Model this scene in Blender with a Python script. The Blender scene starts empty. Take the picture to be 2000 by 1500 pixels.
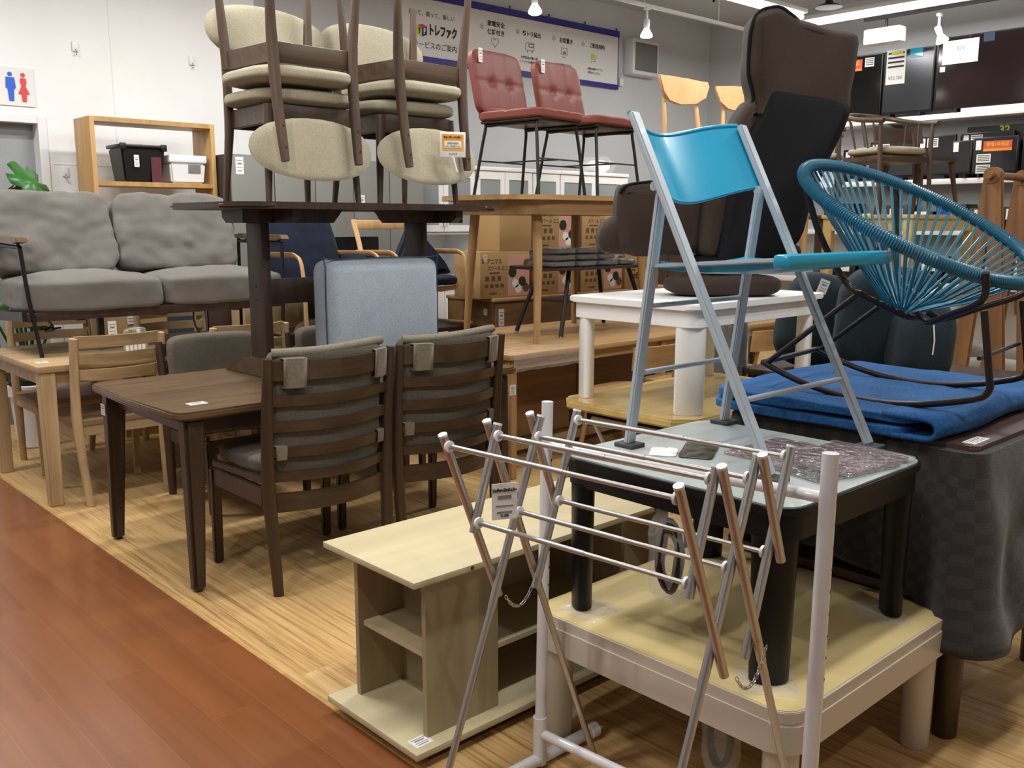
import bpy, bmesh, math, random
from mathutils import Vector, Matrix, Euler, noise
PI = math.pi
R = math.radians
S = bpy.context.scene
COL = S.collection

# ---------------------------------------------------------------- camera
# world grid: X runs along the back wall (away to the right), Y runs along
# the shelf wall (away to the left), the eye stands 1.40 m above the floor
cd = bpy.data.cameras.new('camera')
cd.sensor_width = 36.0
cd.lens = 32.92
cd.clip_end = 60
cam = bpy.data.objects.new('camera', cd)
COL.objects.link(cam)
cam.location = (0, 0, 1.40)
cam.rotation_euler = (R(90 - 9.76), 0, R(-42.7))
S.camera = cam

# ---------------------------------------------------------------- world, exposure
S.view_settings.view_transform = 'Standard'
S.view_settings.look = 'None'
S.view_settings.gamma = 1.0
S.view_settings.use_curve_mapping = False
S.view_settings.exposure = -0.5
W = bpy.data.worlds.new('world'); S.world = W
W.use_nodes = True
W.node_tree.nodes['Background'].inputs[0].default_value = (0.9, 0.93, 1.0, 1)
W.node_tree.nodes['Background'].inputs[1].default_value = 0.25

# ---------------------------------------------------------------- ceiling lamps of the shop
def area(x, y, z, sx, sy, p, col=(1.0, 0.985, 0.955)):
    l = bpy.data.lights.new('tube_light', 'AREA'); l.shape = 'RECTANGLE'
    l.size = sx; l.size_y = sy; l.energy = p; l.color = col
    o = bpy.data.objects.new('tube_light', l); COL.objects.link(o); o.location = (x, y, z)
    return o
LAMPS = [(1.2, 1.0, 'x', 62), (1.2, 3.6, 'x', 66), (3.6, 0.6, 'x', 52), (3.4, 2.9, 'x', 66),
         (0.6, 5.6, 'x', 85), (3.2, 5.2, 'x', 85), (5.8, 3.6, 'x', 62), (6.6, 0.6, 'x', 50), (-1.6, 2.4, 'x', 45)]
for x, y, d, p in LAMPS:
    area(x, y, 3.36, 1.25 if d == 'x' else .16, .16 if d == 'x' else 1.25, p)
area(7.95, 5.2, 3.36, 1.2, .1, 60)
area(9.02, 4.0, 3.36, .1, 2.6, 42)
def spot(x, y, z, tx, ty, tz, p, ang=70, col=(1.0, 0.95, 0.88)):
    l = bpy.data.lights.new('spot_light', 'SPOT'); l.energy = p; l.spot_size = R(ang); l.spot_blend = .5
    l.shadow_soft_size = .05; l.color = col
    o = bpy.data.objects.new('spot_light', l); COL.objects.link(o); o.location = (x, y, z)
    o.rotation_euler = (Vector((tx, ty, tz)) - Vector((x, y, z))).to_track_quat('-Z', 'Y').to_euler()
spot(-.4, 1.6, 3.3, 1.6, 3.2, 0, 150, 75)
spot(1.6, -1.0, 3.3, 2.2, 1.2, 0.4, 70, 75)

# ---------------------------------------------------------------- materials
def newmat(n):
    m = bpy.data.materials.new(n); m.use_nodes = True
    nt = m.node_tree; b = nt.nodes['Principled BSDF']
    return m, nt, b
def N(nt, t, **k):
    n = nt.nodes.new(t)
    for a, v in k.items():
        if a.startswith('i_'):
            n.inputs[int(a[2:])].default_value = v
        else: setattr(n, a, v)
    return n
def L(nt, a, b): nt.links.new(a, b)
def c4(c): return (c[0], c[1], c[2], 1)
def rgb(h):
    h = h.lstrip('#'); v = [int(h[i:i+2], 16)/255 for i in (0, 2, 4)]
    return tuple(x/12.92 if x <= .04045 else ((x+.055)/1.055)**2.4 for x in v)
def plain(n, c, rough=.5, metal=0, bump=0, bscale=200, spec=.5, coat=0, trans=0, alpha=1):
    m, nt, b = newmat(n)
    if isinstance(c, str): c = rgb(c)
    b.inputs['Roughness'].default_value = rough; b.inputs['Metallic'].default_value = metal
    b.inputs['Specular IOR Level'].default_value = spec; b.inputs['Coat Weight'].default_value = coat
    b.inputs['Transmission Weight'].default_value = trans
    b.inputs['Alpha'].default_value = alpha
    tc = N(nt, 'ShaderNodeTexCoord'); nz = N(nt, 'ShaderNodeTexNoise'); nz.inputs['Scale'].default_value = 3
    nz.inputs['Detail'].default_value = 3
    L(nt, tc.outputs['Object'], nz.inputs['Vector'])
    mx = N(nt, 'ShaderNodeMix', data_type='RGBA'); L(nt, nz.outputs['Fac'], mx.inputs['Factor'])
    mx.inputs['A'].default_value = c4([v*.93 for v in c]); mx.inputs['B'].default_value = c4([min(1, v*1.05) for v in c])
    L(nt, mx.outputs['Result'], b.inputs['Base Color'])
    if bump:
        n2 = N(nt, 'ShaderNodeTexNoise'); n2.inputs['Scale'].default_value = bscale; L(nt, tc.outputs['Object'], n2.inputs['Vector'])
        bp = N(nt, 'ShaderNodeBump'); bp.inputs['Strength'].default_value = bump; bp.inputs['Distance'].default_value = .004 if bscale != 42 else .02
        L(nt, n2.outputs['Fac'], bp.inputs['Height']); L(nt, bp.outputs['Normal'], b.inputs['Normal'])
        if coat: L(nt, bp.outputs['Normal'], b.inputs['Coat Normal'])
    return m
def wood(n, dark, light, axis='Z', scale=1.0, rough=.45, coat=0.0, contrast=.5, spec=.4):
    m, nt, b = newmat(n)
    dark = rgb(dark) if isinstance(dark, str) else dark; light = rgb(light) if isinstance(light, str) else light
    tc = N(nt, 'ShaderNodeTexCoord'); mp = N(nt, 'ShaderNodeMapping')
    s = [28*scale]*3; s['XYZ'.index(axis)] = 1.6*scale
    mp.inputs['Scale'].default_value = s
    L(nt, tc.outputs['Object'], mp.inputs['Vector'])
    n1 = N(nt, 'ShaderNodeTexNoise'); n1.inputs['Scale'].default_value = 1; n1.inputs['Detail'].default_value = 5
    n1.inputs['Distortion'].default_value = .4
    L(nt, mp.outputs['Vector'], n1.inputs['Vector'])
    cr = N(nt, 'ShaderNodeValToRGB'); cr.color_ramp.elements[0].position = .5-contrast/2; cr.color_ramp.elements[1].position = .5+contrast/2
    cr.color_ramp.elements[0].color = c4(dark); cr.color_ramp.elements[1].color = c4(light)
    L(nt, n1.outputs['Fac'], cr.inputs['Fac']); L(nt, cr.outputs['Color'], b.inputs['Base Color'])
    b.inputs['Roughness'].default_value = rough; b.inputs['Coat Weight'].default_value = coat; b.inputs['Coat Roughness'].default_value = .15
    b.inputs['Specular IOR Level'].default_value = spec
    bp = N(nt, 'ShaderNodeBump'); bp.inputs['Strength'].default_value = .12; bp.inputs['Distance'].default_value = .002
    L(nt, n1.outputs['Fac'], bp.inputs['Height']); L(nt, bp.outputs['Normal'], b.inputs['Normal'])
    return m
def fabric(n, c1, c2, scale=260, rough=.9, bump=.35, big=4, sheen=.07, stretch=(1, 1, 1)):
    m, nt, b = newmat(n)
    c1 = rgb(c1) if isinstance(c1, str) else c1; c2 = rgb(c2) if isinstance(c2, str) else c2
    tc = N(nt, 'ShaderNodeTexCoord'); mp = N(nt, 'ShaderNodeMapping'); mp.inputs['Scale'].default_value = stretch
    L(nt, tc.outputs['Object'], mp.inputs['Vector'])
    n1 = N(nt, 'ShaderNodeTexNoise'); n1.inputs['Scale'].default_value = scale; n1.inputs['Detail'].default_value = 2
    n2 = N(nt, 'ShaderNodeTexNoise'); n2.inputs['Scale'].default_value = big; n2.inputs['Detail'].default_value = 4
    L(nt, mp.outputs['Vector'], n1.inputs['Vector']); L(nt, tc.outputs['Object'], n2.inputs['Vector'])
    ad = N(nt, 'ShaderNodeMath', operation='MULTIPLY_ADD'); ad.inputs[1].default_value = .35
    L(nt, n2.outputs['Fac'], ad.inputs[0]); 
    sc = N(nt, 'ShaderNodeMath', operation='MULTIPLY'); sc.inputs[1].default_value = .75; L(nt, n1.outputs['Fac'], sc.inputs[0]); L(nt, sc.outputs[0], ad.inputs[2])
    cr = N(nt, 'ShaderNodeValToRGB'); cr.color_ramp.elements[0].position = .33; cr.color_ramp.elements[1].position = .75
    cr.color_ramp.elements[0].color = c4(c1); cr.color_ramp.elements[1].color = c4(c2)
    L(nt, ad.outputs[0], cr.inputs['Fac']); L(nt, cr.outputs['Color'], b.inputs['Base Color'])
    b.inputs['Roughness'].default_value = rough; b.inputs['Sheen Weight'].default_value = sheen
    b.inputs['Specular IOR Level'].default_value = .2
    bp = N(nt, 'ShaderNodeBump'); bp.inputs['Strength'].default_value = bump; bp.inputs['Distance'].default_value = .002
    L(nt, n1.outputs['Fac'], bp.inputs['Height']); L(nt, bp.outputs['Normal'], b.inputs['Normal'])
    return m
def emis(n, c, s):
    m, nt, b = newmat(n); b.inputs['Base Color'].default_value = c4(c)
    b.inputs['Emission Color'].default_value = c4(c); b.inputs['Emission Strength'].default_value = s
    return m
def floormat(n, pal, seam, pw, pl, streak, rough, coat, bumpd=.1, mortar=.004, vary=.08):
    """planks running along world Y"""
    m, nt, b = newmat(n)
    tc = N(nt, 'ShaderNodeTexCoord'); mp = N(nt, 'ShaderNodeMapping'); mp.inputs['Rotation'].default_value = (0, 0, PI/2)
    L(nt, tc.outputs['Object'], mp.inputs['Vector'])
    br = N(nt, 'ShaderNodeTexBrick'); br.offset = .37; br.inputs['Scale'].default_value = 1
    br.inputs['Brick Width'].default_value = pl; br.inputs['Row Height'].default_value = pw
    br.inputs['Mortar Size'].default_value = mortar*.5; br.inputs['Mortar Smooth'].default_value = .3
    br.inputs['Color1'].default_value = (0, 0, 0, 1); br.inputs['Color2'].default_value = (1, 1, 1, 1); br.inputs['Mortar'].default_value = (.5, .5, .5, 1)
    L(nt, mp.outputs['Vector'], br.inputs['Vector'])
    mp2 = N(nt, 'ShaderNodeMapping'); mp2.inputs['Scale'].default_value = (streak, streak/38, 1)
    L(nt, tc.outputs['Object'], mp2.inputs['Vector'])
    # shift grain per plank
    va = N(nt, 'ShaderNodeVectorMath', operation='MULTIPLY_ADD'); va.inputs[1].default_value = (9, 17, 5)
    L(nt, br.outputs['Color'], va.inputs[0]); L(nt, mp2.outputs['Vector'], va.inputs[2])
    n1 = N(nt, 'ShaderNodeTexNoise'); n1.inputs['Scale'].default_value = 1; n1.inputs['Detail'].default_value = 6; n1.inputs['Roughness'].default_value = .62
    L(nt, va.outputs[0], n1.inputs['Vector'])
    mixf = N(nt, 'ShaderNodeMath', operation='MULTIPLY_ADD'); mixf.inputs[1].default_value = vary
    L(nt, br.outputs['Color'], mixf.inputs[0])
    sub = N(nt, 'ShaderNodeMath', operation='SUBTRACT'); sub.inputs[1].default_value = vary/2
    L(nt, n1.outputs['Fac'], sub.inputs[0]); L(nt, sub.outputs[0], mixf.inputs[2])
    cr = N(nt, 'ShaderNodeValToRGB'); cr.color_ramp.elements[0].position = .30; cr.color_ramp.elements[1].position = .68
    cr.color_ramp.elements[0].color = c4(pal[0]); cr.color_ramp.elements[1].color = c4(pal[2])
    e = cr.color_ramp.elements.new(.46); e.color = c4(pal[1])
    L(nt, mixf.outputs[0], cr.inputs['Fac'])
    mx = N(nt, 'ShaderNodeMix', data_type='RGBA'); mx.inputs['B'].default_value = c4(seam)
    L(nt, br.outputs['Fac'], mx.inputs['Factor']); L(nt, cr.outputs['Color'], mx.inputs['A'])
    L(nt, mx.outputs['Result'], b.inputs['Base Color'])
    b.inputs['Roughness'].default_value = rough; b.inputs['Coat Weight'].default_value = coat; b.inputs['Coat Roughness'].default_value = .17
    b.inputs['Specular IOR Level'].default_value = .4
    bp = N(nt, 'ShaderNodeBump'); bp.inputs['Strength'].default_value = bumpd; bp.inputs['Distance'].default_value = .002; bp.invert = True
    L(nt, br.outputs['Fac'], bp.inputs['Height']); L(nt, bp.outputs['Normal'], b.inputs['Normal'])
    return m

M = dict(
 floor=floormat('light_laminate', [rgb('#8b6a42'), rgb('#bb9762'), rgb('#cfae7c')], rgb('#a98650'), .098, 1.8, 75, .42, .10, .03, .001),
 aisle=floormat('red_laminate', [rgb('#713f20'), rgb('#7d4a27'), rgb('#87522e')], rgb('#94623f'), .15, 1.2, 9, .35, .7, .04, .0015),
 wallw=plain('white_wall_panel', (.84, .85, .85), .6),
 wallg=plain('grey_wall_paint', (.57, .585, .60), .75),
 ceil=plain('ceiling_grey', (.55, .56, .57), .9),
 walnut=wood('walnut', '#3c2d22', '#5e4a3a', 'Z', 1, .45),
 walnut_x=wood('walnut_x', '#382a20', '#584636', 'X', 1, .4),
 espresso=wood('espresso', '#30241a', '#4c3a2a', 'X', 1.1, .35, .2),
 espresso_z=wood('espresso_z', '#2c2118', '#473626', 'Z', 1.1, .4, .1),
 darktop=wood('dark_tabletop', '#463420', '#6e5436', 'X', 1.6, .36, .15),
 trestle=wood('trestle_dark', '#2a1f1b', '#433229', 'Z', 1.2, .45),
 oak=wood('light_oak', '#9f8560', '#c5aa82', 'Z', .9, .5),
 oak_x=wood('light_oak_x', '#957a56', '#bba07a', 'X', .9, .45),
 oakseat=wood('oak_seat', '#7c6448', '#99805f', 'X', .9, .5),
 honey=wood('honey_oak', '#94744a', '#b79468', 'X', .8, .4, .1),
 honey_z=wood('honey_oak_z', '#8f7048', '#b28f62', 'Z', .8, .4, .1),
 chest=wood('chest_wood', '#6d5033', '#8a6743', 'X', .7, .45),
 beech=wood('beech', '#b8915f', '#d2ac7e', 'Z', .6, .45),
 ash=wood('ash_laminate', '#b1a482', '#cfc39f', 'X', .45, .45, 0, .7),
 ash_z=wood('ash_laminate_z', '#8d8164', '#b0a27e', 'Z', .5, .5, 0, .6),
 yellowlam=wood('yellow_laminate', '#c0ab74', '#dcc993', 'X', .35, .45, 0, .8),
 yellowtop=wood('yellow_lacquer_top', '#b59a5e', '#d2b97c', 'X', .5, .22, .4),
 yellowwood=wood('pale_yellow_wood', '#b79c63', '#cfb57b', 'X', .5, .45),
 rackwood=wood('rack_wood', '#6c4a2e', '#8f6540', 'Z', .8, .45, 0),
 bookwood=wood('bookcase_wood', '#a37c47', '#c39b62', 'Z', .7, .45),
 quiltboard=wood('brown_board', '#45312a', '#5d453c', 'Y', 1.2, .35, .2),
 greige=plain('greige_lacquer', '#c3b9ab', .42, coat=.1),
 white=plain('white_lacquer', (.80, .81, .81), .35),
 whitep=plain('white_plastic', (.78, .79, .80), .4),
 whitem=plain('white_painted_steel', '#d9d9dd', .3, coat=.3),
 black=plain('black_lacquer', '#0d0f11', .42, coat=0, spec=.25),
 blackm=plain('black_metal', '#1b1c1e', .4, metal=.2),
 blackp=plain('black_plastic', '#111214', .35),
 darkm=plain('dark_steel', '#2b2422', .35, metal=.5),
 steel=plain('brushed_steel', '#bdbdbb', .34, metal=1.0),
 chrome=plain('chrome', '#d0d0d0', .12, metal=1.0),
 greym=plain('grey_blue_painted_metal', '#a7b2bb', .35, coat=.1),
 rubber=plain('grey_rubber', '#3a3b3c', .7),
 locker=plain('grey_locker', '#74746f', .5),
 lockerd=plain('dark_locker_side', '#38322f', .5),
 stone=plain('glass_top_grey', '#a9b2b1', .28, coat=.2, bump=.05, bscale=90),
 wfab=fabric('beige_weave', '#8e8874', '#b9b29b', 330, .95, .5, 5),
 grfab=fabric('grey_melange', '#48433a', '#68635a', 420, .95, .6, 6, stretch=(.35, 1, 1)),
 grfab2=fabric('grey_melange_light', '#5c574c', '#857e70', 420, .95, .6, 6, stretch=(.35, 1, 1)),
 sofa=fabric('sofa_grey', '#625f5b', '#7b7772', 500, .85, .2, 3),
 pouf=fabric('pale_blue_chenille', '#8b98a6', '#a9b5c1', 160, .9, .3, 8),
 navy=fabric('navy_cotton', '#0c101c', '#1a2136', 300, .9, .3, 6),
 brownf=fabric('brown_twill', '#2a211c', '#40342c', 500, .9, .25, 4),
 blackf=plain('black_lining', '#0e1014', .8, bump=.1, bscale=30, spec=.2),
 quilt=fabric('blue_quilt', '#123f74', '#2a6298', 120, .9, .5, 5, .05),
 tealf=fabric('dark_teal_fabric', '#141e24', '#26343b', 300, .9, .3, 4),
 armg=fabric('grey_boucle', '#77736b', '#98938a', 200, .95, .5, 5),
 slate=fabric('slate_blue_fabric', '#303c4a', '#47566a', 300, .9, .3, 5),
 cord=plain('teal_cord', '#1f6079', .35, coat=.15, bump=.1),
 cordl=plain('teal_string', '#2b7189', .3, coat=.3),
 cyan=plain('cyan_plastic', '#1f9fc6', .28, coat=.2, trans=.15),
 leather=plain('red_brown_leather', '#71372e', .5, bump=.15, bscale=120, coat=.0, spec=.35),
 card=plain('cardboard', '#a58558', .8),
 pink=plain('pink_print', '#c99a86', .7),
 ink=plain('dark_ink', '#2b2724', .8),
 inkg=plain('grey_ink', '#7d7f82', .8),
 inkb=plain('brown_ink', '#5a452c', .8),
 paper=plain('white_paper', '#e4e4e2', .7),
 blue=plain('banner_blue', '#2b2483', .5),
 bsign=plain('sign_blue', '#1f5fd0', .5),
 rsign=plain('sign_red', '#d84040', .5),
 red=plain('sticker_red', '#d2482e', .5),
 orange=plain('sticker_orange', '#e08a2a', .5),
 sorange=plain('sign_orange', '#dba046', .6),
 yellow=plain('sticker_yellow', '#c9d22e', .5),
 screen=plain('tv_screen', '#0d0e10', .12, spec=.6),
 screen2=plain('tv_screen_grey', '#3a3c40', .18, metal=.4),
 screen3=plain('tv_screen_maroon', '#1d1214', .1, spec=.6),
 glass=plain('frosted_glass', '#8b9394', .25),
 green=plain('leaf_green', '#24601c', .4),
 soil=plain('dark_leaf', '#17250f', .7),
 gdoor=plain('grey_door', '#979c9f', .5),
 brwnbox=plain('brown_box_dark', '#3d2a22', .6),
 cream=plain('cream_box', '#c4a87c', .8),
 tube=emis('lamp_tube', (1, .98, .95), 7),
 bulb=emis('lamp_bulb', (1, .95, .88), 14),
 mag=plain('maroon_print', '#5b3038', .25, coat=.8),
 packd=plain('dark_pack', '#1c1c22', .2, coat=.8),
 magc=plain('crinkled_maroon_pack', '#6a444a', .16, coat=1, bump=1, bscale=42),
 packc=plain('crinkled_dark_pack', '#23232a', .16, coat=1, bump=1, bscale=42),
 brass=plain('olive_foil', '#4d4a36', .2, metal=.6),
 foil=plain('smoky_wrap', '#3a3930', .14, metal=.5, coat=.6, bump=1, bscale=26),
 bluetape=plain('blue_tape', '#1c5fc0', .4),
 chk=None,
)
def checker(n):
    m, nt, b = newmat(n)
    uv = N(nt, 'ShaderNodeTexCoord'); ck = N(nt, 'ShaderNodeTexChecker'); ck.inputs['Scale'].default_value = 1
    L(nt, uv.outputs['UV'], ck.inputs['Vector'])
    ck.inputs['Color1'].default_value = c4(rgb('#2f2d2b')); ck.inputs['Color2'].default_value = c4(rgb('#3b3936'))
    n1 = N(nt, 'ShaderNodeTexNoise'); n1.inputs['Scale'].default_value = 300; L(nt, uv.outputs['Object'], n1.inputs['Vector'])
    mx = N(nt, 'ShaderNodeMix', data_type='RGBA', blend_type='MULTIPLY'); mx.inputs['Factor'].default_value = .5
    L(nt, ck.outputs['Color'], mx.inputs['A']); L(nt, n1.outputs['Color'], mx.inputs['B']); L(nt, mx.outputs['Result'], b.inputs['Base Color'])
    b.inputs['Roughness'].default_value = .95; b.inputs['Sheen Weight'].default_value = .2
    bp = N(nt, 'ShaderNodeBump'); bp.inputs['Strength'].default_value = .4; bp.inputs['Distance'].default_value = .003
    L(nt, n1.outputs['Fac'], bp.inputs['Height']); L(nt, bp.outputs['Normal'], b.inputs['Normal'])
    return m
M['chk'] = checker('checked_quilt')
def clearmat():
    m, nt, b = newmat('clear_film')
    b.inputs['Base Color'].default_value = (.9, .93, .93, 1); b.inputs['Roughness'].default_value = .08
    b.inputs['Alpha'].default_value = .16; b.inputs['Specular IOR Level'].default_value = .8; b.inputs['Coat Weight'].default_value = 1
    tc = N(nt, 'ShaderNodeTexCoord'); n1 = N(nt, 'ShaderNodeTexNoise'); n1.inputs['Scale'].default_value = 18; n1.inputs['Distortion'].default_value = 1.5
    L(nt, tc.outputs['Object'], n1.inputs['Vector'])
    bp = N(nt, 'ShaderNodeBump'); bp.inputs['Strength'].default_value = .9; bp.inputs['Distance'].default_value = .01
    L(nt, n1.outputs['Fac'], bp.inputs['Height']); L(nt, bp.outputs['Normal'], b.inputs['Normal']); L(nt, bp.outputs['Normal'], b.inputs['Coat Normal'])
    return m
M['film'] = clearmat()

# ---------------------------------------------------------------- mesh builder
class MB:
    def __init__(s): s.bm = bmesh.new(); s.uv = None
    def face(s, vs):
        try: return s.bm.faces.new(vs)
        except ValueError: return None
    def box(s, lo, hi, bev=0, seg=2):
        b2 = bmesh.new()
        vs = [b2.verts.new((x, y, z)) for x in (lo[0], hi[0]) for y in (lo[1], hi[1]) for z in (lo[2], hi[2])]
        for f in ((0, 1, 3, 2), (4, 6, 7, 5), (0, 4, 5, 1), (2, 3, 7, 6), (0, 2, 6, 4), (1, 5, 7, 3)): b2.faces.new([vs[i] for i in f])
        if bev: bmesh.ops.bevel(b2, geom=b2.edges[:], offset=bev, segments=seg, affect='EDGES', profile=.5)
        return s.merge(b2)
    def merge(s, b2, mat=None):
        if mat is not None: bmesh.ops.transform(b2, matrix=mat, verts=b2.verts)
        mp = {v: s.bm.verts.new(v.co) for v in b2.verts}
        for f in b2.faces: s.face([mp[v] for v in f.verts])
        b2.free(); return s
    def bar(s, p0, p1, w, d, up=(0, 0, 1), bev=0, w1=None, d1=None):
        """box section w (sideways) x d (along up) from p0 to p1"""
        p0 = Vector(p0); p1 = Vector(p1); z = (p1-p0).normalized(); u = Vector(up)
        x = u.cross(z)
        if x.length < 1e-4: x = Vector((1, 0, 0)).cross(z)
        x.normalize(); y = z.cross(x)
        w1 = w if w1 is None else w1; d1 = d if d1 is None else d1
        b2 = bmesh.new(); q = []
        for p, a, c in ((p0, w, d), (p1, w1, d1)):
            for sx, sy in ((-1, -1), (1, -1), (1, 1), (-1, 1)): q.append(b2.verts.new(p + x*sx*a/2 + y*sy*c/2))
        for f in ((3, 2, 1, 0), (4, 5, 6, 7), (0, 1, 5, 4), (1, 2, 6, 5), (2, 3, 7, 6), (3, 0, 4, 7)): b2.faces.new([q[i] for i in f])
        if bev: bmesh.ops.bevel(b2, geom=b2.edges[:], offset=bev, segments=2, affect='EDGES')
        return s.merge(b2)
    def tube(s, pts, r, n=10, smooth=0, closed=False, cap=True, flat=1.0):
        pts = [Vector(p) for p in pts]
        rs = r if isinstance(r, (list, tuple)) else [r]*len(pts)
        if smooth:
            P, Q = [], []; m = len(pts); rng = m if closed else m-1
            for i in range(rng):
                a = pts[(i-1) % m] if closed or i > 0 else pts[0]; b = pts[i]; c = pts[(i+1) % m]
                d = pts[(i+2) % m] if closed or i+2 < m else pts[-1]
                for k in range(smooth):
                    t = k/smooth
                    P.append(.5*((2*b)+(c-a)*t+(2*a-5*b+4*c-d)*t*t+(3*b-a-3*c+d)*t**3)); Q.append(rs[i]*(1-t)+rs[(i+1) % m]*t)
            if not closed: P.append(pts[-1]); Q.append(rs[-1])
            pts, rs = P, Q
        m = len(pts); rings = []; nrm = None
        for i, p in enumerate(pts):
            if closed: t = pts[(i+1) % m]-pts[i-1]
            else: t = pts[min(i+1, m-1)]-pts[max(i-1, 0)]
            t.normalize()
            if nrm is None:
                nrm = t.orthogonal().normalized()
                if abs(t.z) < .9: nrm = Vector((0, 0, 1)).cross(t).normalized()
            nrm = (nrm - t*nrm.dot(t)).normalized(); bn = t.cross(nrm)
            rings.append([s.bm.verts.new(p + (nrm*math.cos(2*PI*k/n)+bn*flat*math.sin(2*PI*k/n))*rs[i]) for k in range(n)])
        for i in range(m if closed else m-1):
            a = rings[i]; b = rings[(i+1) % m]
            for k in range(n): s.face([a[k], a[(k+1) % n], b[(k+1) % n], b[k]])
        if cap and not closed:
            s.face(list(reversed(rings[0]))); s.face(rings[-1])
        return s
    def lathe(s, c, prof, n=24, axis='Z', ell=1.0, rot=0):
        rings = []
        for r, h in prof:
            ring = []
            for k in range(n):
                a = 2*PI*k/n; x, y = r*math.cos(a), r*ell*math.sin(a)
                x, y = x*math.cos(rot)-y*math.sin(rot), x*math.sin(rot)+y*math.cos(rot)
                v = {'Z': (x, y, h), 'X': (h, x, y), 'Y': (x, h, y)}[axis]
                ring.append(s.bm.verts.new(Vector(c)+Vector(v)))
            rings.append(ring)
        for a, b in zip(rings, rings[1:]):
            for k in range(n): s.face([a[k], a[(k+1) % n], b[(k+1) % n], b[k]])
        s.face(list(reversed(rings[0]))); s.face(rings[-1])
        return s
    def prism(s, out, a0, a1, axis='Z', bev=0, seg=2):
        """2D outline extruded along an axis (Z: xy, Y: xz, X: yz)"""
        b2 = bmesh.new()
        def V(p, h): return {'Z': (p[0], p[1], h), 'Y': (p[0], h, p[1]), 'X': (h, p[0], p[1])}[axis]
        A = [b2.verts.new(V(p, a0)) for p in out]; B = [b2.verts.new(V(p, a1)) for p in out]; m = len(out)
        b2.faces.new(A); b2.faces.new(list(reversed(B)))
        for i in range(m): b2.faces.new([A[i], B[i], B[(i+1) % m], A[(i+1) % m]])
        if bev:
            ed = [e for e in b2.edges if (e.verts[0] in A) == (e.verts[1] in A)]
            bmesh.ops.bevel(b2, geom=ed, offset=bev, segments=seg, affect='EDGES')
        return s.merge(b2)
    def puff(s, lo, hi, p=5, n=14, amp=0, fr=4, seed=0, mat=None, crown=0):
        b2 = bmesh.new(); c = [(a+b)/2 for a, b in zip(lo, hi)]; h = [(b-a)/2 for a, b in zip(lo, hi)]
        bmesh.ops.create_cube(b2, size=2); bmesh.ops.subdivide_edges(b2, edges=b2.edges[:], cuts=n, use_grid_fill=True)
        for v in b2.verts:
            q = v.co.copy(); L_ = (abs(q.x)**p+abs(q.y)**p+abs(q.z)**p)**(1/p); q = q/L_
            w = Vector((c[0]+q.x*h[0], c[1]+q.y*h[1], c[2]+q.z*h[2]))
            if crown: w.z += crown*(1-q.x*q.x)*(1-q.y*q.y)*(1 if q.z > 0 else 0)
            if amp: w += q.normalized()*amp*(noise.noise(w*fr+Vector((seed, seed*.7, 0)))+.5*noise.noise(w*fr*2.7+Vector((seed, 0, 3))))
            v.co = w
        return s.merge(b2, mat)
    def xf(s, mat): bmesh.ops.transform(s.bm, matrix=mat, verts=s.bm.verts); return s
    def build(s, name, mat, parent=None, smooth=True, ang=40, world=False, sub=0):
        bm = s.bm
        bmesh.ops.recalc_face_normals(bm, faces=bm.faces[:])
        if world and parent is not None:
            q = parent
            while q.parent: q = q.parent
            bmesh.ops.transform(bm, matrix=(Matrix.Translation(q.location) @ q.rotation_euler.to_matrix().to_4x4()).inverted(), verts=bm.verts)
        for f in bm.faces: f.smooth = smooth
        if smooth:
            for e in bm.edges:
                if len(e.link_faces) == 2 and e.calc_face_angle(0) > R(ang): e.smooth = False
        me = bpy.data.meshes.new(name); bm.to_mesh(me); bm.free()
        if isinstance(mat, str): mat = M[mat]
        me.materials.append(mat)
        o = bpy.data.objects.new(name, me); COL.objects.link(o)
        if parent is not None: o.parent = parent
        if sub:
            d = o.modifiers.new('sub', 'SUBSURF'); d.levels = sub; d.render_levels = sub
        return o
def box(name, mat, lo, hi, parent=None, bev=0, seg=2, world=False):
    return MB().box(lo, hi, bev, seg).build(name, mat, parent, world=world, smooth=bool(bev))
def thing(name, label, cat, loc=(0, 0, 0), rz=0, group=None, rot=None):
    o = bpy.data.objects.new(name, None); COL.objects.link(o); o.empty_display_size = .1
    o.location = loc; o.rotation_euler = rot if rot else (0, 0, rz)
    o['label'] = label; o['category'] = cat
    if group: o['group'] = group
    return o
def tag(o, label, cat, group=None, kind=None):
    o['label'] = label; o['category'] = cat
    if group: o['group'] = group
    if kind: o['kind'] = kind
    return o
def struct(o): o['kind'] = 'structure'; return o
def dup(src, loc, rz=0, label=None, group=None, rot=None):
    c = src.copy(); COL.objects.link(c); c.location = loc; c.rotation_euler = rot if rot else (0, 0, rz)
    if label: c['label'] = label
    if group: c['group'] = group
    for ch in list(src.children):
        d = ch.copy(); COL.objects.link(d); d.parent = c
        for g in list(ch.children):
            e = g.copy(); COL.objects.link(e); e.parent = d
    return c
def rrect(x0, y0, x1, y1, r, n=5):
    out = []
    for cx, cy, a in ((x1-r, y1-r, 0), (x0+r, y1-r, 90), (x0+r, y0+r, 180), (x1-r, y0+r, 270)):
        for k in range(n+1):
            t = R(a+90*k/n); out.append((cx+r*math.cos(t), cy+r*math.sin(t)))
    return out
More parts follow.
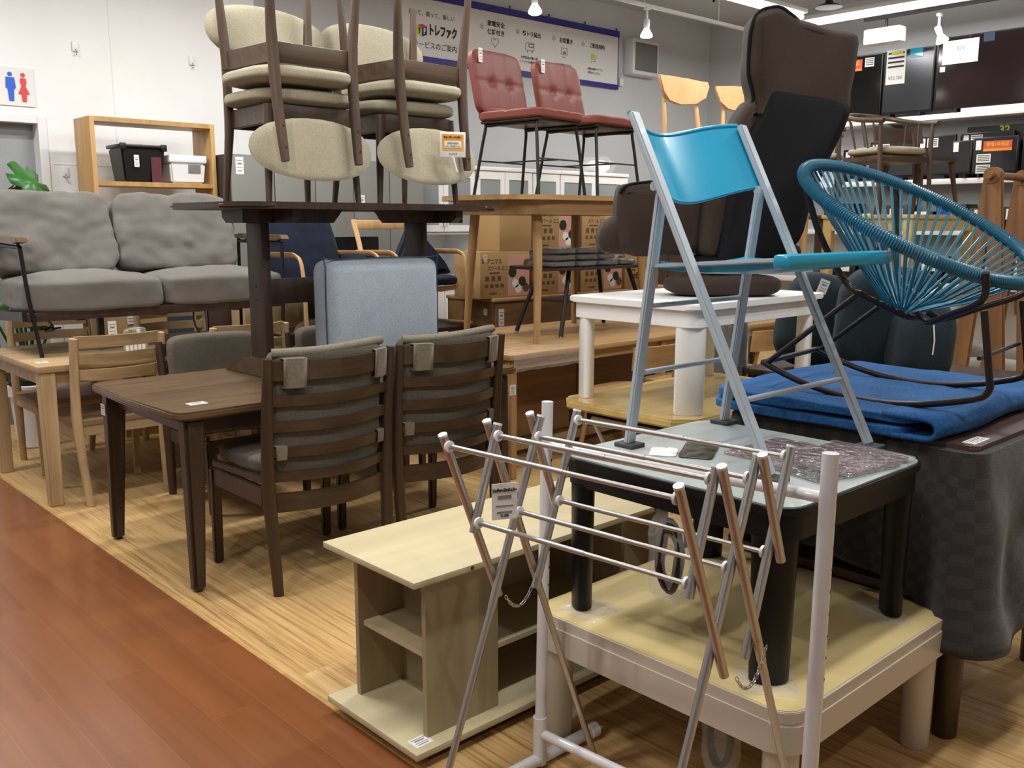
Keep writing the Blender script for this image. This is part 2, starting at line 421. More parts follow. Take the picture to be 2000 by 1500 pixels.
def text(body, size, mat, parent, loc, rot, name='lettering', squash=1.0, ext=.0006, align='CENTER', bold=0):
    c = bpy.data.curves.new('txt', 'FONT'); c.body = body; c.size = size; c.align_x = align; c.align_y = 'CENTER'
    c.extrude = ext; c.offset = bold; c.resolution_u = 2
    t = bpy.data.objects.new('txt', c); COL.objects.link(t)
    dg = bpy.context.evaluated_depsgraph_get()
    me = bpy.data.meshes.new_from_object(t.evaluated_get(dg)); bpy.data.objects.remove(t)
    me.name = name; me.transform(Matrix.Diagonal((squash, 1, 1, 1)))
    me.materials.clear(); me.materials.append(M[mat])
    o = bpy.data.objects.new(name, me); COL.objects.link(o); o.location = loc; o.rotation_euler = rot
    if parent is not None: o.parent = parent
    return o
YF = (PI/2, 0, 0)            # text on a face that looks towards -Y
XF = (PI/2, 0, -PI/2)        # text on a face that looks towards -X
def price(parent, c, w, h, face='Y', name='price_tag', tilt=0, lab=None):
    """small white tag with printed lines; face Y: looks to -Y, X: looks to -X, Z: lies flat"""
    t = .0012
    if face == 'Y': a = MB().box((c[0]-w/2, c[1]-t, c[2]-h/2), (c[0]+w/2, c[1], c[2]+h/2))
    elif face == 'X': a = MB().box((c[0]-t, c[1]-w/2, c[2]-h/2), (c[0], c[1]+w/2, c[2]+h/2))
    else: a = MB().box((c[0]-w/2, c[1]-h/2, c[2]), (c[0]+w/2, c[1]+h/2, c[2]+t))
    o = a.build(name, 'paper', parent, smooth=False)
    b = MB(); 
    rows = [(.30, .04, .8), (.12, .10, .55), (-.12, .03, .7), (-.30, .05, .6)]
    for dy, th, ln in rows:
        if face == 'Y': b.box((c[0]-w*ln/2, c[1]-t*1.6, c[2]+dy*h-th*h/2), (c[0]+w*ln/2, c[1]-t, c[2]+dy*h+th*h/2))
        elif face == 'X': b.box((c[0]-t*1.6, c[1]-w*ln/2, c[2]+dy*h-th*h/2), (c[0]-t, c[1]+w*ln/2, c[2]+dy*h+th*h/2))
        else: b.box((c[0]-w*ln/2, c[1]+dy*h-th*h/2, c[2]+t), (c[0]+w*ln/2, c[1]+dy*h+th*h/2, c[2]+t*1.6))
    b.build('print', 'inkg', o, smooth=False)
    return o
# ---------------------------------------------------------------- the shop room
struct(box('floor', 'floor', (1.338, -4, -.05), (10.0, 7.3, 0)))
struct(box('floor', 'aisle', (-5.0, -4, -.05), (1.338, 7.3, 0)))
struct(box('trim_1', 'bookwood', (1.332, -4, 0), (1.344, 7.05, .0015)))
b = MB().box((-5, 7.05, 0), (1.05, 7.25, 3.75)).box((1.05, 7.05, 2.117), (2.15, 7.25, 3.75)).box((2.15, 7.05, 0), (3.755, 7.25, 3.75))
struct(b.build('wall_left', 'wallw', smooth=False))
b = MB()
for x in (2.62, 3.55): b.box((x, 7.046, 0), (x+.006, 7.051, 3.75))
b.box((2.18, 7.046, 1.80), (2.62, 7.051, 1.806))
struct(b.build('trim_2', 'whitep', smooth=False))
struct(box('wall_back', 'wallg', (3.755, 7.2, 0), (10.15, 7.35, 3.75)))
struct(box('wall_right', 'wallg', (9.95, -4, 0), (10.1, 7.2, 3.75)))
struct(box('wall_front', 'wallw', (-5, -4.15, 0), (10, -4, 3.75)))
struct(box('wall_aisle', 'wallw', (-5.15, -4, 0), (-5, 7.05, 3.75)))
struct(box('ceiling', 'ceil', (-5.1, -4.1, 3.75), (10.1, 7.3, 3.85)))
# doorway on the left with a grey sliding door behind its frame
d = struct(thing('door_1', 'grey sliding door', 'door', (1.05, 7.10, 0))); del d['label']; del d['category']
box('door_leaf', 'gdoor', (0, .06, 0), (1.1, .11, 2.11), d)
box('door_rail', 'whitep', (.0, .045, 1.55), (1.05, .06, 1.565), d)
MB().box((1.045, -.06, 0), (1.10, .12, 2.117)).box((0, -.055, 2.07), (1.045, .06, 2.117)).build('door_frame', 'white', d, smooth=False)
box('kick_panel', 'locker', (0, .03, 0), (1.05, .055, .28), d)
struct(box('baseboard_left', 'locker', (2.15, 7.035, 0), (3.755, 7.05, .08)))
struct(box('baseboard_back', 'locker', (3.755, 7.185, 0), (9.95, 7.2, .08)))

# toilet sign
t = thing('toilet_sign', 'white board with a blue man and a red woman on the wall above the doorway', 'sign', (1.98, 7.048, 2.29))
box('board', 'paper', (-.20, -.006, -.115), (.115, 0, .135), t)
for nm, cx, m, fem in (('man_figure', -.035, 'bsign', 0), ('woman_figure', .045, 'rsign', 1)):
    b = MB(); b.lathe((cx, -.008, .088), [(.0005, -.002), (.0145, -.001), (.0145, .001), (.0005, .002)], 16, 'Y')
    if fem: o = [(cx-.016, .068), (cx+.016, .068), (cx+.020, .04), (cx+.012, .015), (cx+.035, -.035), (cx+.017, -.035), (cx+.012, -.085), (cx-.012, -.085), (cx-.017, -.035), (cx-.035, -.035), (cx-.012, .015), (cx-.020, .04)]
    else: o = [(cx-.026, .068), (cx+.026, .068), (cx+.031, .0), (cx+.019, -.01), (cx+.015, -.085), (cx-.015, -.085), (cx-.019, -.01), (cx-.031, .0)]
    b.prism(o, -.011, -.007, 'Y'); b.build(nm, m, t)
# wall hooks
def hook(x, z, label):
    t = thing('wall_hook', label, 'hook', (x, 7.045, z))
    MB().box((-.022, -.008, -.03), (.022, 0, .04), .004).build('plate', 'whitep', t)
    MB().tube([(0, -.008, -.015), (0, -.02, -.035), (0, -.02, -.05), (0, -.006, -.05)], .004, 8, 3).build('hook_arm', 'chrome', t)
hook(2.38, 2.60, 'small white hook high on the white wall, left of its twin')
hook(3.22, 2.60, 'small white hook high on the white wall, above the grey lockers')
hook(2.25, 1.75, 'small white hook beside the doorway, left of the wooden bookcase')

# ---------------------------------------------------------------- banner
t = thing('wall_banner', 'long white service banner with indigo edges hung high on the grey wall', 'banner', (0, 7.2, 0))
X0, X1, Z0, Z1 = 5.24, 8.225, 2.885, 3.465
box('sheet', 'paper', (X0, -.022, Z0), (X1, -.018, Z1), t)
MB().box((X0-.01, -.03, Z1-.045), (X1+.012, -.012, Z1+.02)).box((X0-.01, -.03, Z0-.02), (X1+.008, -.012, Z0+.03)).box((X1-.004, -.025, Z0), (X1+.006, -.017, Z1)).box((X0-.006, -.025, Z0), (X0+.004, -.017, Z1)).build('border', 'blue', t, smooth=False)
for k, x in enumerate((5.6, 6.06, 6.6, 7.15, 7.69, 8.2)):
    MB().tube([(x, -.015, Z1+.01), (x, -.02, Z1+.045), (x+.006, 0, Z1+.05)], .006, 6).build('hanging_clip', 'darkm', t)
def bt(s, size, x, z, mat='ink', sq=1, al='CENTER', bold=0): text(s, size, mat, t, (x, -.024, z), YF, squash=sq, align=al, bold=bold)
bt('売って、買って、楽しい', .050, 5.62, 3.285, sq=.98)
bt('トレファク', .105, 5.745, 3.150, sq=.66, bold=.005)
bt('サービスのご案内', .066, 5.655, 3.012, sq=.98)
bt('①', .055, 6.225, 3.270, 'inkg'); bt('家電安全', .056, 6.41, 3.310, sq=1.02, bold=.001); bt('保証付き', .056, 6.41, 3.233, sq=1.02, bold=.001)
bt('②', .055, 6.70, 3.282, 'inkg'); bt('軽トラ貸出', .054, 6.895, 3.277, sq=.95, bold=.001)
bt('③', .055, 7.21, 3.282, 'inkg'); bt('お取置き', .054, 7.395, 3.277, sq=.95, bold=.001)
bt('④', .055, 7.655, 3.280, 'inkg'); bt('ご配送(有料)', .050, 7.88, 3.280, sq=.86, bold=.001)
bt('最大12ヶ月の動作保証', .030, 6.39, 3.035); bt('大型商品の購入時', .030, 6.86, 3.047); bt('トラックを無料貸出', .030, 6.86, 3.005)
bt('1,000円(税込)以上の', .029, 7.355, 3.034, sq=.95); bt('店舗は金額やサービス', .026, 7.85, 3.041, sq=.95); bt('お問合せください。', .026, 7.84, 3.001, sq=.95)
# cube emblem left of the name
E_ = lambda L: [(5.50+(x-5.643)*.98, 3.140+(z-3.163)*.72) for x, z in L]
q = E_([(5.585, 3.215), (5.645, 3.24), (5.70, 3.22), (5.64, 3.19)])
MB().prism(q, -.0255, -.022, 'Y').build('emblem_top', 'red', t, smooth=False)
MB().prism(E_([(5.585, 3.215), (5.64, 3.19), (5.64, 3.085), (5.585, 3.11)]), -.0255, -.022, 'Y').build('emblem_left', 'yellow', t, smooth=False)
MB().prism(E_([(5.64, 3.19), (5.70, 3.22), (5.70, 3.115), (5.64, 3.085)]), -.0255, -.022, 'Y').build('emblem_right', 'blue', t, smooth=False)
text('T', .06, 'ink', t, (5.470, -.027, 3.132), YF, 'letter', .6, bold=.004); text('F', .066, 'paper', t, (5.527, -.027, 3.134), YF, 'letter', .7, bold=.004)
def icon(draw, mat, name): b = MB(); draw(b); b.build(name, mat, t, smooth=False)
IC = [(6.68, 3.135, 6.397, 3.147), (7.23, 3.16, 6.869, 3.156), (7.655, 3.17, 7.367, 3.159), (8.04, 3.16, 7.82, 3.148)]
def ln(b, pts, w=.005, closed=False):
    c_ = min(IC, key=lambda c: abs(c[0]-pts[0][0])); pts = [(c_[2]+(x-c_[0])*.66, c_[3]+(z-c_[1])*.66) for x, z in pts]; w *= .66
    if closed: pts = pts + [pts[0]]
    for (a, c), (e, f) in zip(pts, pts[1:]): b.bar((a, -.0235, c), (e, -.0235, f), w, .002, (0, 1, 0))
icon(lambda b: ln(b, [(6.68+.075*math.sin(a)**3, 3.135+.0046*(13*math.cos(a)-5*math.cos(2*a)-2*math.cos(3*a)-math.cos(4*a))) for a in [2*PI*k/24 for k in range(24)]], .006, True), 'inkg', 'heart_drawing')
icon(lambda b: (ln(b, [(7.14, 3.11), (7.14, 3.19), (7.17, 3.22), (7.32, 3.22), (7.32, 3.11)], .006, True), ln(b, [(7.21, 3.16), (7.21, 3.205), (7.30, 3.205), (7.30, 3.16)], .012, True), ln(b, [(7.17, 3.09), (7.19, 3.09)], .02), ln(b, [(7.27, 3.09), (7.29, 3.09)], .02)), 'green', 'truck_drawing')
icon(lambda b: (ln(b, [(7.59, 3.14), (7.59, 3.24), (7.72, 3.24), (7.72, 3.14)], .008, True), ln(b, [(7.63, 3.17), (7.70, 3.17)], .04), ln(b, [(7.62, 3.105), (7.69, 3.105)], .01)), 'inkg', 'screen_drawing')
icon(lambda b: (ln(b, [(7.99, 3.185), (8.07, 3.185)], .09)), 'yellow', 'parcel_drawing')
icon(lambda b: (ln(b, [(7.97, 3.12), (8.09, 3.12), (8.11, 3.22)], .007), ln(b, [(7.99, 3.10), (8.0, 3.10)], .015), ln(b, [(8.06, 3.10), (8.07, 3.10)], .015)), 'inkg', 'trolley_drawing')

# wall speaker and switch plate right of the banner
t = thing('wall_speaker', 'square white loudspeaker box mounted on the grey wall right of the banner', 'speaker', (8.57, 7.2, 3.23))
MB().box((-.23, -.14, -.19), (.23, 0, .19), .015).build('cabinet', 'whitep', t)
MB().box((-.19, -.148, -.15), (.19, -.14, .15), .004).build('grille', 'locker', t)
t = thing('wall_switch', 'small white switch box on the grey wall beside the banner corner', 'switch', (8.29, 7.2, 2.95))
MB().box((-.03, -.03, -.04), (.03, 0, .04), .005).build('housing', 'whitep', t)
MB().tube([(0, -.012, .04), (.01, -.012, .10), (-.02, -.012, .16)], .004, 6, 3).build('cable', 'whitep', t)

# ---------------------------------------------------------------- ceiling lamps, tracks
def tubelamp(x, y, z, d, length, label, name='fluorescent_light'):
    t = thing(name, label, 'ceiling light', (x, y, z))
    h = length/2
    def P(a, b, c): return (a, b, c) if d == 'x' else (b, a, c)
    lo, hi = P(-h, -.06, .05), P(h, .06, .09)
    MB().box([min(a, b) for a, b in zip(lo, hi)], [max(a, b) for a, b in zip(lo, hi)], .006).build('housing', 'whitep', t)
    MB().tube([P(-h+.02, 0, .02), P(h-.02, 0, .02)], .03, 12).build('tube', 'tube', t)
    for sgn in (-1, 1):
        MB().tube([P(sgn*h*.7, 0, .09), P(sgn*h*.7, 0, 3.75-z)], .006, 6).build('hanger', 'whitep', t)
tubelamp(7.85, 5.2, 3.38, 'x', 1.7, 'long lit white ceiling tube running along the room towards the shelf wall')
tubelamp(9.02, 4.0, 3.38, 'y', 2.8, 'long lit white ceiling tube running parallel to the television wall')
LL = ['over the aisle edge before the television stand', 'over the dining tables and the aisle edge', 'nearest above the greige table, to the right', 'over the white table and floor chair', 'over the aisle by the doorway', 'over the sofa and navy armchairs', 'over the oval oak table', 'over the yellow tables, to the right', 'over the red aisle, farthest left']
for i, (x, y, dd, p) in enumerate(LAMPS):
    tubelamp(x, y, 3.40, dd, 1.3, 'lit ceiling tube outside the picture, ' + LL[i])
def spotlamp(x, y, z, tx, ty, label, col='whitep', pw=60):
    t = thing('track_spotlight', label, 'spotlight', (x, y, z))
    d = Vector((tx, ty, -1)).normalized()
    MB().tube([(0, 0, .14), (0, 0, .02)], .012, 8).build('stem', col, t)
    MB().box((-.03, -.02, .12), (.03, .02, .15), .004).build('track_adapter', col, t)
    q = d.to_track_quat('-Z', 'Y').to_matrix().to_4x4()
    b = MB().lathe((0, 0, 0), [(.022, .04), (.03, .03), (.03, -.02), (.024, -.05)], 16); b.xf(q).build('socket', col, t)
    b = MB().lathe((0, 0, 0), [(.024, -.045), (.032, -.06), (.055, -.10), (.058, -.115), (.045, -.125), (.01, -.13)], 18); b.xf(q).build('bulb', 'bulb', t)
    l = bpy.data.lights.new('bulb_light', 'SPOT'); l.energy = pw; l.spot_size = R(90); l.spot_blend = .6; l.color = (1, .94, .86); l.shadow_soft_size = .05
    o = bpy.data.objects.new('bulb_light', l); COL.objects.link(o); o.parent = t; o.location = d*.16; o.rotation_euler = d.to_track_quat('-Z', 'Y').to_euler()
def track(x0, y0, x1, y1, z, label, m):
    t = thing('light_track', label, 'track', ((x0+x1)/2, (y0+y1)/2, z))
    MB().bar((x0, y0, z), (x1, y1, z), .035, .03).build('rail', m, t, world=True, smooth=False)
    n = 4
    for k in range(n):
        f = (k+.5)/n; x = x0+(x1-x0)*f; y = y0+(y1-y0)*f
        MB().tube([(x, y, z), (x, y, 3.75)], .006, 6).build('rod', m, t, world=True)
track(4.2, 5.92, 8.9, 5.92, 3.40, 'white lamp track running along the room in front of the banner', 'whitep')
track(9.28, 4.85, 9.28, 1.8, 3.40, 'black lamp track over the televisions', 'blackm')
spotlamp(5.72, 5.92, 3.24, -.1, -.15, 'lit white bulb lamp on the white track in front of the banner lettering')
spotlamp(7.18, 5.92, 3.24, 0, 0, 'lit white bulb lamp on the white track below the banner corner')
spotlamp(9.28, 4.1, 3.2, .3, -.3, 'lit white bulb lamp on the black track above the middle television', pw=18)
t = thing('white_floodlight', 'white boxy floodlight hanging from the black track', 'spotlight', (9.28, 4.62, 3.24))
MB().tube([(0, 0, .15), (0, 0, .03)], .014, 8).build('stem', 'blackm', t)
b = MB().box((-.09, -.19, -.10), (.05, .19, .05), .02); b.build('head', 'whitep', t)
# ceiling pipe stub and pendant flex cap
t = thing('ceiling_sensor', 'small dark angled rod fixed under the ceiling left of the lit tube', 'sensor', (8.1, 5.75, 3.62))
MB().tube([(0, 0, .13), (-.05, 0, .0), (-.12, 0, -.09)], .012, 8).build('rod', 'darkm', t)
MB().box((-.03, -.03, .06), (.04, .03, .13), .006).build('base', 'darkm', t)
t = thing('ceiling_pendant', 'small black conical cap hanging on a cord between the lit tubes', 'pendant', (8.75, 4.95, 3.47))
MB().tube([(0, 0, .05), (0, 0, .28)], .007, 8).build('cord', 'blackm', t)
MB().lathe((0, 0, 0), [(.13, -.01), (.1, .01), (.04, .03), (.03, .07), (.01, .08)], 16).build('cap', 'blackm', t)

# ================================================================ FOREGROUND
# ---- low laminate television stand
t = thing('television_stand', 'pale ash-look low television stand with open end shelves on the floor', 'tv stand', (1.32, 1.79, 0))
Lx = 1.16
MB().box((0, 0, .499), (Lx, .425, .516), .001).build('top_panel', 'ash', t)
MB().box((-.003, -.003, .034), (Lx, .425, .052), .001).build('base_panel', 'ash', t)
for k, (x0, x1) in enumerate(((.07, .085), (.79, .805))):
    pass
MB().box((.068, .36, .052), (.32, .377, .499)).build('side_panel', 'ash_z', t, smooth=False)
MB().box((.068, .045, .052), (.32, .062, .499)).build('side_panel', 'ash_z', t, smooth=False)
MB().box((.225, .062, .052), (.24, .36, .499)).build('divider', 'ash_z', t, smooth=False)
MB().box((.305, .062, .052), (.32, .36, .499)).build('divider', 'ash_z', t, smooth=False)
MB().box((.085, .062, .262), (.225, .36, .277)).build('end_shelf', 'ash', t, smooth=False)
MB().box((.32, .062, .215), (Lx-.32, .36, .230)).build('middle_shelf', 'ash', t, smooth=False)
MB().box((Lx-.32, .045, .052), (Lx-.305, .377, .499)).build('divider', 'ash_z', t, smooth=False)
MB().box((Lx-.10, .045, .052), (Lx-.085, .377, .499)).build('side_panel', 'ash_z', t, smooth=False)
MB().box((.32, .36, .052), (Lx-.32, .366, .499)).build('back_panel', 'ash', t, smooth=False)
MB().box((.06, .03, 0), (Lx-.03, .395, .034)).build('shade_plinth', 'brwnbox', t, smooth=False)  # dark brown stands in for the shadow under the base panel
for x, z in ((.19, .508), (.95, .508)): MB().lathe((x, -.0006, z), [(.002, -.0012), (.006, -.001), (.006, .001), (.002, .0012)], 12, 'Y').build('screw_cap', 'inkb', t)
for z in (.33, .38, .43, .18, .45): MB().lathe((.2245, .21, z), [(.001, -.001), (.003, -.0008), (.003, .0008), (.001, .001)], 8, 'X').build('shelf_hole', 'brwnbox', t)
price(t, (.045, .045, .052), .055, .045, 'Z')

# ---- greige square low table
t = thing('square_low_table', 'square low table in greige lacquer with rounded corners and a yellowish wood top', 'table', (1.655, .93, 0))
w, dpt = .80, .79
MB().prism(rrect(0, 0, w, dpt, .055), .352, .38, 'Z', .002).build('rim', 'greige', t)
MB().prism(rrect(.006, .006, w-.006, dpt-.006, .05), .379, .3815, 'Z').build('top_inlay', 'yellowlam', t)
MB().prism(rrect(-.004, -.004, w+.004, dpt+.004, .058), .282, .352, 'Z', .003).build('apron', 'greige', t)
for x, y in ((.055, .055), (w-.055, .055), (.055, dpt-.055), (w-.055, dpt-.055)):
    MB().lathe((x, y, 0), [(.034, 0), (.037, .004), (.040, .29)], 24, ell=1.0).build('leg', 'greige', t)
price(t, (w-.09, .14, .3815), .055, .04, 'Z')
TZ = .3815
# clear sheets under the black legs
for k, (x, y, lab) in enumerate(((1.755, 1.055, 'clear plastic square under the nearest black table leg'), (1.755, 1.60, 'clear plastic square under the left black table leg'), (2.30, 1.055, 'clear plastic square under the right black table leg'))):
    o = MB().box((-.065, -.065, 0), (.065, .065, .0015)).build('protective_sheet', 'film', smooth=False); o.location = (x, y, TZ+.0003); o.rotation_euler = (0, 0, (.65, .1, .6)[k]); tag(o, lab, 'plastic sheet', 'clear squares under the black table legs')

# ---- black low table with grey glass-look top
t = thing('black_low_table', 'black square low table with a pale grey glass top, stacked on the greige table', 'table', (1.715, .99, TZ+.002))
w, dpt, h = .665, .70, .418
MB().prism(rrect(0, 0, w, dpt, .07), h-.022, h-.004, 'Z', .003).build('edge_band', 'black', t)
MB().prism(rrect(.008, .008, w-.008, dpt-.008, .062), h-.005, h, 'Z').build('glass_top', 'stone', t)
MB().prism(rrect(.01, .01, w-.01, dpt-.01, .06), h-.078, h-.022, 'Z', .003).build('apron', 'black', t)
for x, y, rr in ((.045, .065, -.75), (w-.05, .055, .75), (.045, dpt-.06, .75), (w-.05, dpt-.06, -.75)):
    MB().lathe((x, y, 0), [(.041, 0), (.045, .004), (.052, h-.075)], 28, ell=.60, rot=rr).build('leg', 'black', t)
BZ = TZ+.002+h

# flat wrapped packs lying on the grey top
def pack(name, x, y, z, w, d, hh, rz, mat, lab, grp=None, film=True, seed=1):
    t = thing(name, lab, 'wrapped pack', (x, y, z), rz, grp)
    MB().puff((-w/2, -d/2, 0), (w/2, d/2, hh), 24, 20, .0012, 30, seed).build('contents', mat, t)
    if film: MB().puff((-w/2-.012, -d/2-.012, 0), (w/2+.012, d/2+.012, hh+.0012), 24, 40, .0012, 60, seed+4).build('plastic_film', 'film', t)
    return t
pack('wrapped_mat', 2.12, 1.13, BZ, .30, .20, .005, -.20, 'packc', 'dark flat pack in crinkled film, lowest on the grey glass top')
pack('wrapped_mat', 2.16, 1.285, BZ+.0005, .26, .20, .005, -.02, 'magc', 'maroon patterned flat pack in crinkled film farthest back on the grey glass top', seed=5)
pack('wrapped_mat', 2.19, 1.135, BZ+.0075, .27, .22, .005, -.10, 'magc', 'maroon patterned flat pack lying on top of the dark wrapped pack', seed=9)
o = MB().puff((-.10, -.045, 0), (.10, .045, .003), 12, 14, .002, 30, 2).build('foil_packet', 'brass'); o.location = (2.02, 1.45, BZ+.001); o.rotation_euler = (0, 0, .5); tag(o, 'small olive foil packet on the grey glass top', 'packet')
o = MB().puff((-.045, -.035, 0), (.045, .035, .002), 8, 12, .0035, 35, 7).build('leaflet', 'paper'); o.location = (1.93, 1.50, BZ+.001); o.rotation_euler = (0, 0, .6); tag(o, 'crumpled white printed slip beside the olive foil packet', 'paper slip')

# bagged black cable hanging below the black table
t = thing('bagged_power_cord', 'coiled black power cord in a clear bag hanging under the black table', 'cable', (1.75, 1.33, .607))
b = MB()
for k in range(11):
    a = .012*k; rx, rz_ = .028+.005*(k % 3), .085-.006*(k % 4)
    b.tube([((k-5)*.004+.004*math.sin(3*q), (rx-.002*(k%5))*math.cos(q)+.003*k-.012, rz_*math.sin(q)-.01*(k % 2)) for q in [2*PI*i/18 for i in range(18)]], .0058, 8, 1, True)
b.build('coiled_cord', 'blackp', t)
b = MB(); b.puff((-.022, -.06, -.125), (.022, .06, .11), 4, 12, .006, 18, 3); b.build('clear_bag', 'film', t)
MB().tube([(0, 0, .10), (0, .01, .125)], .003, 6).build('hanging_string', 'film', t)
# second dark bag under the greige table
t = thing('bagged_power_cord', 'dark cord in a clear bag hanging under the greige table', 'cable', (1.80, 1.20, .17))
b = MB()
for k in range(4): b.tube([((k-2)*.006, .03*math.cos(q), .08*math.sin(q)) for q in [2*PI*i/14 for i in range(14)]], .005, 8, 1, True)
b.build('coiled_cord', 'blackp', t)
MB().puff((-.02, -.05, -.11), (.02, .05, .11), 4, 10, .006, 18, 8).build('clear_bag', 'film', t)

# ---- folding chair with cyan backrest
t = thing('folding_chair', 'pale grey metal folding chair with cyan plastic seat and backrest on the black table', 'folding chair', (2.13, 1.38, BZ))
def zz(z): return z-.80
xa, xb = -.235, .245
for x in (xa, xb):
    MB().bar((x, .22, .875), (x, -.225, .01), .018, .032, (1, 0, 0), .004).build('long_leg', 'greym', t)
    xi = x+.02 if x < 0 else x-.02
    MB().bar((xi, .135, .69), (xi, .225, .01), .016, .036, (1, 0, 0), .004).build('rear_leg', 'greym', t)
    MB().lathe((xi+(-.012 if x < 0 else .012), .145, .69), [(.004, -.012), (.012, -.012), (.012, .012), (.004, .012)], 14, 'X').build('pivot_bolt', 'greym', t)
    for y in (-.228, .225):
        MB().box((x-.028+(0 if y < 0 else (.02 if x < 0 else -.02)), y-.032, 0), (x+.028+(0 if y < 0 else (.02 if x < 0 else -.02)), y+.032, .012), .003).build('foot_pad', 'rubber', t)
for y, z, xx in ((.199, .205, xb-.02), (.175, .385, xb-.02)):
    MB().tube([(xa+.02, y, z), (xx, y, z)], .007, 10).build('crossbar', 'greym', t)
MB().tube([(xa, -.138, .18), (xb, -.138, .18)], .007, 10).build('crossbar', 'greym', t)
# side guides of the seat and the seat itself
for x in (xa+.028, xb-.028): MB().bar((x, .165, .488), (x, -.205, .514), .012, .022, (1, 0, 0), .003).build('seat_rail', 'greym', t)
b = MB(); n = 16
prof = []
for i in range(n+1):
    f = i/n; y = .165-.40*f; z = .490+.022*f-.012*math.sin(PI*f)
    prof.append((y, z))
b2 = bmesh.new()
NX = 14
def seatz(u, z): return z-.010*(1-(2*u-1)**2)
top = [[b2.verts.new((xa+.038+(xb-xa-.076)*u/NX, y, seatz(u/NX, z)+.012)) for u in range(NX+1)] for y, z in prof]
bot = [[b2.verts.new((xa+.038+(xb-xa-.076)*u/NX, y, seatz(u/NX, z)-.010)) for u in range(NX+1)] for y, z in prof]
for i in range(n):
    for j in range(NX):
        b2.faces.new([top[i][j], top[i+1][j], top[i+1][j+1], top[i][j+1]]); b2.faces.new([bot[i][j], bot[i][j+1], bot[i+1][j+1], bot[i+1][j]])
    b2.faces.new([top[i][0], bot[i][0], bot[i+1][0], top[i+1][0]]); b2.faces.new([top[i][NX], top[i+1][NX], bot[i+1][NX], bot[i][NX]])
for j in range(NX):
    b2.faces.new([top[0][j], top[0][j+1], bot[0][j+1], bot[0][j]]); b2.faces.new([top[n][j], bot[n][j], bot[n][j+1], top[n][j+1]])
b.merge(b2)
b.box((xa-.008, -.252, .494), (xb+.008, -.205, .528), .009)
b.build('seat', 'cyan', t)
# bowed backrest
b2 = bmesh.new(); NX, NZ = 22, 8; fr = []; bk = []
for j in range(NZ+1):
    ra, rb = [], []
    for i in range(NX+1):
        u = i/NX; bow = .11*math.sin(PI*u); dip = .035*(math.sin(PI*u)**2)
        z1 = .875-dip*1.0+.008*math.cos(4*PI*u)*0; z0 = .70-.045*(math.sin(PI*u)**1.5)
        v = j/NZ; z = z0+(z1-z0)*v
        yl = .22-(.875-z)*.514
        x = xa+(xb-xa)*u; y = yl+bow+.012
        ra.append(b2.verts.new((x, y, z))); rb.append(b2.verts.new((x, y+.006, z)))
    fr.append(ra); bk.append(rb)
for j in range(NZ):
    for i in range(NX):
        b2.faces.new([fr[j][i], fr[j][i+1], fr[j+1][i+1], fr[j+1][i]]); b2.faces.new([bk[j][i], bk[j+1][i], bk[j+1][i+1], bk[j][i+1]])
    b2.faces.new([fr[j][0], fr[j+1][0], bk[j+1][0], bk[j][0]]); b2.faces.new([fr[j][NX], bk[j][NX], bk[j+1][NX], fr[j+1][NX]])
for i in range(NX):
    b2.faces.new([fr[0][i], bk[0][i], bk[0][i+1], fr[0][i+1]]); b2.faces.new([fr[NZ][i], fr[NZ][i+1], bk[NZ][i+1], bk[NZ][i]])
b = MB().merge(b2); bo = b.build('backrest', 'cyan', t)
b = MB(); 
for j in (0, NZ):
    pts = []
    for i in range(NX+1):
        u = i/NX; z1 = .875-.035*(math.sin(PI*u)**2); z0 = .70-.045*(math.sin(PI*u)**1.5); z = z0 if j == 0 else z1
        pts.append((xa+(xb-xa)*u, .22-(.875-z)*.514+.11*math.sin(PI*u)+.013, z))
    b.tube(pts, .006, 8)
b.build('backrest_edge', 'cyan', t)
o = price(t, (0, 0, 0), .04, .05, 'Y'); o.location = (xa+.055, .230, .818); o.rotation_euler = (R(-27), 0, R(33))

# ---- white garment rack
t = thing('garment_rack', 'white tubular garment rack with pin-holed uprights standing on the floor', 'garment rack', (1.575, 1.60, 0))
lx, rx, ry = 0.0, .062, -.725
lean = .02
MB().tube([(0, 0, .03), (lean, 0, .968)], .0145, 14).build('upright', 'whitem', t)
MB().tube([(rx-.006, ry, .03), (rx+lean-.012, ry, .962)], .0165, 14).build('upright', 'whitem', t)
MB().tube([(lean, 0, .858), (rx+lean, ry, .868)], .0125, 12).build('top_rail', 'whitem', t)
MB().tube([(0, 0, .095), (rx, ry, .095)], .0125, 12).build('lower_rail', 'whitem', t)
for x, y in ((0, 0), (rx, ry)):
    MB().tube([(x-.20, y, .022), (x+.19, y, .022)], .0165, 12).build('foot_bar', 'whitem', t)
    MB().tube([(x, y, .01), (x, y, .14)], .018, 14).build('socket', 'whitem', t)
    for sx in (-.21, .2): MB().tube([(x+sx-.012, y, .022), (x+sx+.016, y, .022)], .021, 12).build('end_cap', 'whitep', t)
nx, ny = .296, -.952
for (ux_, uy_, bx, by, r_) in ((lean, 0, 0, 0, .0145), (lean-.006, 0, rx-.006, ry, .0165)):
    for k in range(9):
        z = .50+.046*k; q = Vector((bx+ux_*z/.97+nx*r_, by+ny*r_, z))
        b2 = bmesh.new(); bmesh.ops.create_circle(b2, cap_ends=True, segments=10, radius=.0034)
        MB().merge(b2, Matrix.Translation(q+Vector((nx, ny, 0))*.0004) @ Vector((nx, ny, 0)).to_track_quat('Z', 'Y').to_matrix().to_4x4()).build('pin_hole', 'ink', t, smooth=False)

